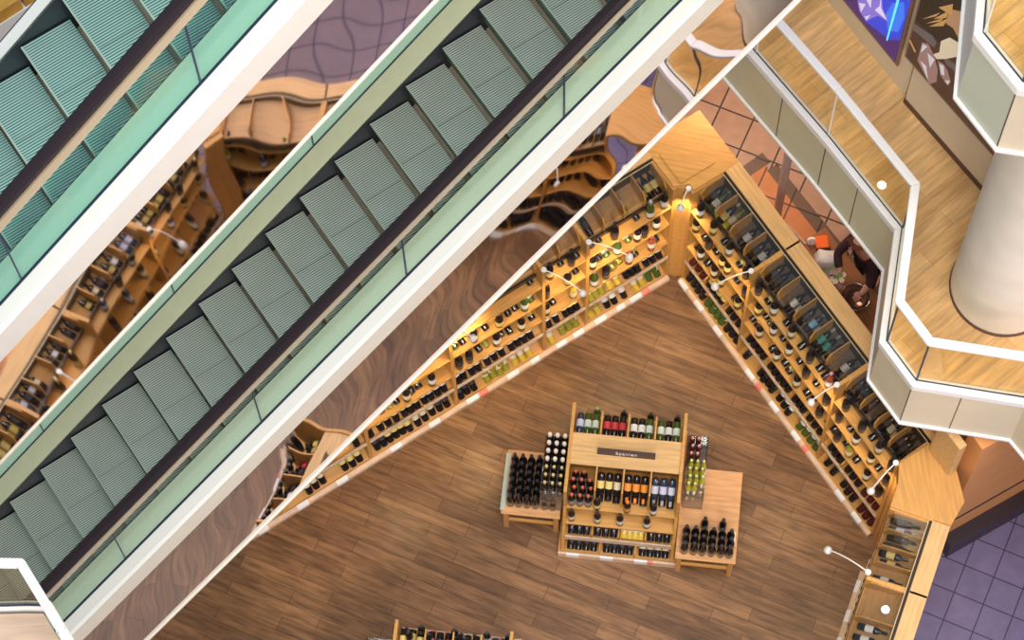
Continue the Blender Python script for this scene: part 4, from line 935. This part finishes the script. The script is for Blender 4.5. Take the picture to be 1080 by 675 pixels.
# ------------------------------------------------------------------ stall behind the right rack
bt = lambda x, y, z: FR @ Vector((x, y, z))
t = thing('stall_counter', 'orange-brown counter behind the right wine rack', 'counter', FR @ Matrix.Translation((.75, 1.02, 0)))
b = MB(); b.box(0, 1.75, 0, .62, .84, .88); b.build('counter_top', wood('dark counter', (.30, .12, .045)), t, bevel=.008)
b = MB(); b.box(.05, 1.7, .05, .57, 0, .84); b.build('counter_body', M['orangewall'], t)
# orange roll box
t = thing('tape_dispenser', 'bright orange box with white roll on the stall counter', 'dispenser', FR @ Matrix.Translation((.9, 1.45, .88)) @ Matrix.Rotation(R(62), 4, 'Z'))
b = MB(); b.box(-.06, .10, -.08, .08, 0, .10); b.build('case', simple('bright orange', (.95, .16, .02), .4), t, bevel=.015)
b = MB(); b.box(-.065, .105, -.10, -.08, 0, .07); b.build('base_edge', M['black'], t)
o = MB().lathe([(.05, -.02), (.055, -.018), (.055, .018), (.05, .02)], 16, mat=Matrix.Translation((-.10, .03, .06)) @ Matrix.Rotation(R(70), 4, 'X')).build('paper_roll', M['tagwhite'], t)
# white carrier bag, crumpled
import mathutils
b = MB(); n1, n2 = 14, 9; vs = []; fs = []
for j in range(n2):
    v = j / (n2 - 1)
    for i in range(n1):
        a = 2 * math.pi * i / n1; sq = (abs(math.cos(a)) ** 4 + abs(math.sin(a)) ** 4) ** -.25
        r_ = .14 * sq * (1 - .35 * v ** 3) * (1 + .08 * math.sin(5 * a + 4 * v)); vs.append((r_ * math.cos(a), r_ * .85 * math.sin(a), .16 * v + .012 * math.sin(3 * a)))
for j in range(n2 - 1):
    for i in range(n1): fs.append((j * n1 + i, j * n1 + (i + 1) % n1, (j + 1) * n1 + (i + 1) % n1, (j + 1) * n1 + i))
fs.append(tuple((n2 - 1) * n1 + i for i in range(n1)))
b.add(vs, fs, 0, True); o = b.build('carrier_bag', simple('white plastic', (.78, .74, .74), .4, var=.06, scale=20), None, FR @ Matrix.Translation((1.12, 1.38, .88)) @ Matrix.Rotation(R(50), 4, 'Z')); tag(o, 'crumpled white carrier bag beside the orange box', 'bag')
def bouquet(FM, label, cols, n=16, r=.13, zt=.22, nm='flower_bouquet'):
    t = thing(nm, label, 'flowers', FM)
    rnd = random.Random(len(label))
    b = MB(); b.lathe([(.02, 0), (.035, .06), (r * .8, zt)], 12, cap=False); b.build('wrapping', M['clear'], t)
    for i in range(n):
        a = 2.4 * i; rr = r * math.sqrt((i + .5) / n); p = Vector((rr * math.cos(a), rr * math.sin(a), zt + .03 - rr * .3 + rnd.uniform(-.02, .02)))
        b = MB(); b.tube([(p.x * .15, p.y * .15, .02), (p.x * .6, p.y * .6, p.z * .6), tuple(p)], .004, 5); b.build('stem', G['green'], t)
        b = MB()
        for k in range(6):
            a2 = k * math.pi / 3; d = Vector((math.cos(a2), math.sin(a2), 0)); e = Vector((-d.y, d.x, 0))
            b.add([tuple(p), tuple(p + d * .022 + e * .016 + Vector((0, 0, .012))), tuple(p + d * .042 + Vector((0, 0, .008))), tuple(p + d * .022 - e * .016 + Vector((0, 0, .012)))], [(0, 1, 2, 3)], 0, True)
        b.build('blossom' if i % 3 else 'leaf_spray', cols[i % len(cols)] if i % 3 else M['leaf'], t)
    return t
M['leaf'] = simple('leaf green', (.16, .28, .07), .5)
pink = [simple('petal pink', (.62, .32, .36), .6), simple('petal mauve', (.42, .22, .3), .6), simple('petal cream', (.7, .62, .5), .6)]
bouquet(FR @ Matrix.Translation((1.40, 1.28, .88)), 'pink and green wrapped bouquet on the stall counter beside the bag', pink)
# wire bowl
t = thing('wire_bowl', 'round metal bowl with bright wire rim at the end of the stall counter', 'bowl', FR @ Matrix.Translation((1.72, 1.36, .88)))
b = MB(); b.lathe([(.08, .004), (.11, .02), (.15, .07), (.175, .13), (.171, .13), (.145, .07), (.10, .022), (.0, .012)], 28, cap=False); b.build('bowl_shell', simple('smoked bronze', (.20, .12, .09), .25, .7), t)
b = MB(); b.tube([(.176 * math.cos(i * .2244), .176 * math.sin(i * .2244), .132) for i in range(28)], .006, 6, closed=True); b.build('rim', M['wire'], t)
# shopper leaning over the bowl
def skin_body(name, verts, edges, radii, mat, mw, root=0, sub=2):
    me = bpy.data.meshes.new(name); me.from_pydata(verts, edges, []); me.materials.append(mat)
    o = link(name, me, None, mw)
    sk = o.modifiers.new('skin', 'SKIN'); sk.use_smooth_shade = True
    for i, r_ in enumerate(radii): me.skin_vertices[0].data[i].radius = (r_, r_) if not isinstance(r_, tuple) else r_
    me.skin_vertices[0].data[root].use_root = True
    ss = o.modifiers.new('sub', 'SUBSURF'); ss.levels = sub; ss.render_levels = sub
    return o
# person local frame: x along the rack, facing -y (towards the rack), standing behind the counter
PM = FR @ Matrix.Translation((1.36, 1.84, 0))
skinm = simple('skin', (.55, .30, .22), .5)
V = [(0, .02, .92), (0, -.02, 1.1), (0, -.10, 1.28), (0, -.17, 1.42), (0, -.22, 1.50), (0, -.27, 1.58), (0, -.30, 1.68),
     (.17, -.15, 1.38), (.33, -.22, 1.15), (.37, -.38, 1.05), (.38, -.44, 1.03), (-.17, -.15, 1.38), (-.17, -.38, 1.17), (.09, -.50, 1.05), (.15, -.53, 1.04),
     (.10, .04, .86), (.11, .02, .48), (.11, .05, .08), (.11, -.08, .045), (-.10, .04, .86), (-.11, .02, .48), (-.11, .05, .08), (-.11, -.08, .045)]
E = [(0, 1), (1, 2), (2, 3), (3, 4), (4, 5), (5, 6), (3, 7), (7, 8), (8, 9), (9, 10), (3, 11), (11, 12), (12, 13), (13, 14), (0, 15), (15, 16), (16, 17), (17, 18), (0, 19), (19, 20), (20, 21), (21, 22)]
RD = [.15, .14, .15, .12, .055, .075, .085, .062, .048, .036, .03, .062, .048, .036, .03, .095, .062, .045, .04, .095, .062, .045, .04]
pe = skin_body('person', V, E, RD, skinm, PM)
tag(pe, 'person in dark clothes leaning over the metal bowl, half hidden by balcony', 'person')
o = skin_body('dark_top', [(0, .02, .90), (0, -.02, 1.1), (0, -.10, 1.28), (0, -.17, 1.41), (.17, -.15, 1.38), (.33, -.22, 1.15), (.36, -.32, 1.08), (-.17, -.15, 1.38), (-.17, -.38, 1.17), (.0, -.46, 1.09)], [(0, 1), (1, 2), (2, 3), (3, 4), (4, 5), (5, 6), (3, 7), (7, 8), (8, 9)], [.165, .155, .165, .13, .075, .06, .05, .075, .06, .05], simple('plum black cloth', (.035, .015, .025), .8), None); o.parent = pe
o = skin_body('trousers', [(0, .02, .92), (.10, .04, .86), (.11, .02, .48), (.11, .05, .12), (-.10, .04, .86), (-.11, .02, .48), (-.11, .05, .12)], [(0, 1), (1, 2), (2, 3), (0, 4), (4, 5), (5, 6)], [.16, .105, .075, .06, .105, .075, .06], simple('black cloth', (.015, .014, .02), .8), None); o.parent = pe
o = skin_body('auburn_hair', [(0, -.27, 1.66), (0, -.25, 1.74), (.03, -.16, 1.62), (.02, -.12, 1.48), (.0, -.08, 1.34), (-.05, -.18, 1.62), (-.05, -.12, 1.46)], [(0, 1), (1, 2), (2, 3), (3, 4), (1, 5), (5, 6)], [.10, .09, .085, .075, .04, .08, .06], simple('auburn hair', (.13, .035, .015), .6, var=.3, scale=30), None); o.parent = pe
for sx, hx, hy, hz in ((1, .38, -.44, 1.03), (-1, .15, -.53, 1.04)):
    for k in range(4):
        x = hx - .03 + .02 * k
        o = skin_body('finger', [(x, hy + .01, hz), (x, hy - .045, hz - .004), (x, hy - .07 - .006 * (k in (1, 2)), hz - .028), (x, hy - .068, hz - .05)], [(0, 1), (1, 2), (2, 3)], [.011, .009, .008, .007], skinm, None, sub=1); o.parent = pe
    o = skin_body('thumb', [(hx - .035 * sx, hy + .03, hz), (hx - .055 * sx, hy - .01, hz - .012), (hx - .05 * sx, hy - .035, hz - .025)], [(0, 1), (1, 2)], [.013, .011, .009], skinm, None, sub=1); o.parent = pe
for e_ in (-1, 1):
    o = MB().lathe([(.0, -.008), (.009, -.004), (.009, .004), (.0, .008)], 8, mat=Matrix.Translation((.03 * e_, -.372, 1.66))).build('eye', M['black'], pe)
o = MB().lathe([(.012, -.02), (.008, .02), (.0, .03)], 8, mat=Matrix.Translation((0, -.385, 1.63))).build('nose', skinm, pe)
o = MB().box(-.022, .022, -.378, -.366, 1.595, 1.603).build('mouth', simple('lips', (.4, .12, .11), .5), pe)
# polished pole
t = thing('steel_pole', 'shiny polished steel pole rising behind the right wine rack', 'pole', Matrix.Translation((3.24, 12.87, 0)))
MB().lathe([(.052, 0.01), (.052, Z1 - 1.08)], 24, cap=False).build('tube', M['chrome'], t)
MB().lathe([(.09, 0), (.09, .012), (.055, .02)], 24).build('foot_plate', M['chrome'], t)
o = MB().box(0, .34, 0, .03, 0, 1.15).build('pale_panel', simple('pale pink board', (.74, .48, .38), .5), None, frame(3.30, 12.62, 0, R(-52))); tag(o, 'pale pink board standing beside the steel pole', 'board')

# ------------------------------------------------------------------ brown shop wall beyond the glass cases
WM_ = frame(4.62, 8.70, 0, R(27.4))
b = MB(); b.box(.34, 6, .06, .3, 0, 3.4); struct(b.build('wall_east', M['orangewall'], None, WM_))
b = MB(); b.box(.34, 6, .045, .06, .92, .935); struct(b.build('trim_east_groove', M['plinth'], None, WM_))
b = MB(); b.box(.34, 6, -.10, .06, 0, .42); struct(b.build('baseboard_east', M['plinth'], None, WM_))
o = MB().box(0, .10, 0, .36, ZT + .031, 3.4).build('pillar', M['oak_pale'], None, frame(4.66, 8.92, 0, R(31)), bevel=.01); tag(o, 'pale oak pillar behind the wedge cap under the balcony', 'pillar')

# ------------------------------------------------------------------ checkout south of the racks (shows in the upper mirror)
t = thing('checkout_counter', 'orange wood checkout counter behind the south rack, seen in the mirror', 'counter', frame(1.2, 3.62, 0, R(181.4)))
b = MB(); b.box(0, 2.9, .0, .75, .9, .95); b.build('counter_top', wood('counter orange', (.68, .30, .09)), t)
b = MB(); b.box(.05, 2.85, .05, .7, 0, .9); b.build('counter_body', M['orangewall'], t)
t = thing('cash_register', 'black cash register on the checkout counter, seen in the mirror', 'cash register', frame(.55, 3.45, .95, R(171)))
b = MB(); b.box(-.22, .22, -.2, .2, 0, .12); b.build('cash_drawer', M['black'], t, bevel=.01)
b = MB(); b.prism([(-.2, -.18, .12), (-.2, .18, .12), (-.2, .18, .34), (-.2, .05, .34), (-.2, -.18, .2)], (.4, 0, 0)); b.build('body', simple('charcoal casing', (.05, .045, .06), .3), t, bevel=.01)
b = MB(); b.box(-.15, .15, -.1, -.08, .22, .36); b.build('screen', simple('register screen', (.3, .32, .36), .2), t)
o = MB().box(-.06, .06, -.09, .09, 0, .04).build('card_reader', simple('reader grey', (.12, .12, .13), .3), None, frame(.02, 3.58, .95, R(160)), bevel=.008); tag(o, 'small grey card reader on the checkout counter in the mirror', 'card reader')
wh = [simple('petal white', (.85, .85, .78), .6)]
bouquet(frame(.25, 3.28, .95, 0), 'white bouquet on the checkout counter, seen in the mirror', wh, 14, .15, .25)
rd = [simple('petal red', (.6, .06, .08), .6), simple('petal rose', (.6, .25, .28), .6)]
bouquet(frame(.88, 3.40, .95, 0), 'red wrapped bouquet on the checkout counter, seen in the mirror', rd, 14, .16, .22)
# shopping cart
t = thing('shopping_cart', 'wire shopping cart beside the checkout, seen in the mirror', 'shopping cart', frame(-.95, 2.45, 0, R(160)))
def lp(pts, r_=.007, nm='wire_frame'): b = MB(); b.tube(pts, r_, 6); return b
b = MB()
top = [(-.28, -.45, .95), (.28, -.45, .95), (.2, .5, .85), (-.2, .5, .85)]; bot = [(-.2, -.38, .5), (.2, -.38, .5), (.16, .42, .52), (-.16, .42, .52)]
b.tube(top, .009, 6, closed=True); b.tube(bot, .007, 6, closed=True)
for i in range(4):
    A, B = Vector(top[i]), Vector(top[(i + 1) % 4]); Cc, D = Vector(bot[i]), Vector(bot[(i + 1) % 4])
    for k in range(9): b.tube([tuple(A.lerp(B, k / 8)), tuple(Cc.lerp(D, k / 8))], .004, 5)
for k in range(7): b.tube([tuple(Vector(bot[0]).lerp(Vector(bot[1]), k / 6)), tuple(Vector(bot[3]).lerp(Vector(bot[2]), k / 6))], .004, 5)
b.build('basket', M['wire'], t)
b = MB(); b.tube([(-.28, -.5, 1.02), (.28, -.5, 1.02)], .018, 10); b.build('push_handle', simple('grey handle', (.5, .5, .52), .4), t)
b = MB()
for sx in (-1, 1): b.tube([(.26 * sx, -.5, 1.02), (.26 * sx, -.42, .4), (.24 * sx, -.3, .15), (.2 * sx, .45, .12), (.18 * sx, .48, .08)], .012, 8)
b.build('chassis', M['wire'], t)
for sx in (-1, 1):
    for y in (-.32, .45):
        MB().lathe([(.05, -.012), (.055, 0), (.05, .012)], 14, mat=Matrix.Translation((.22 * sx, y, .055)) @ Matrix.Rotation(R(90), 4, 'Y')).build('wheel', M['black'], t)

# ------------------------------------------------------------------ light
def area(name, loc, tgt, size, e, colr=(1, 1, 1), sy=None):
    l = bpy.data.lights.new(name, 'AREA'); l.energy = e; l.size = size; l.color = colr
    if sy: l.shape = 'RECTANGLE'; l.size_y = sy
    o = bpy.data.objects.new(name, l); col.objects.link(o); o.location = loc
    o.rotation_euler = (Vector(tgt) - Vector(loc)).to_track_quat('-Z', 'Y').to_euler(); return o
area('skylight', (0, -4, 75), (0, 8, 0), 38, 30000, (.95, .98, 1.0))
area('shop_warm', (1.2, 3.5, 19), (1.2, 9, 0), 5, 700, (1, .86, .66))
area('violet_wash', (9, 3, 9), (6.5, 8, 0), 2.5, 230, (.45, .40, 1.0))
area('balcony_warm', (5.5, 12.5, 9.8), (4.2, 11.5, Z1), 2.2, 170, (1, .82, .55))
area('balcony_under', (2.7, 14.6, 3.3), (3.0, 14.2, 0), 1.2, 100, (1, .72, .5))
area('checkout_light', (-.5, -4, 9), (-.3, 3.6, .9), 1.6, 240, (1, .8, .6))  # unseen fill added to light the mirrored checkout side
area('east_warm', (7.5, 5.5, 8.5), (5.6, 9.1, 1.6), .8, 150, (1, .75, .5))  # fill added only to brighten the orange wall
area('void_fill', (3, -16, 26), (3.5, 10, 4), 8, 3900, (1, .95, .86))
w = bpy.data.worlds.new('world'); sc.world = w; w.use_nodes = True
w.node_tree.nodes['Background'].inputs['Color'].default_value = (.80, .88, 1, 1)
w.node_tree.nodes['Background'].inputs['Strength'].default_value = .26
print('bottles', NB[0])
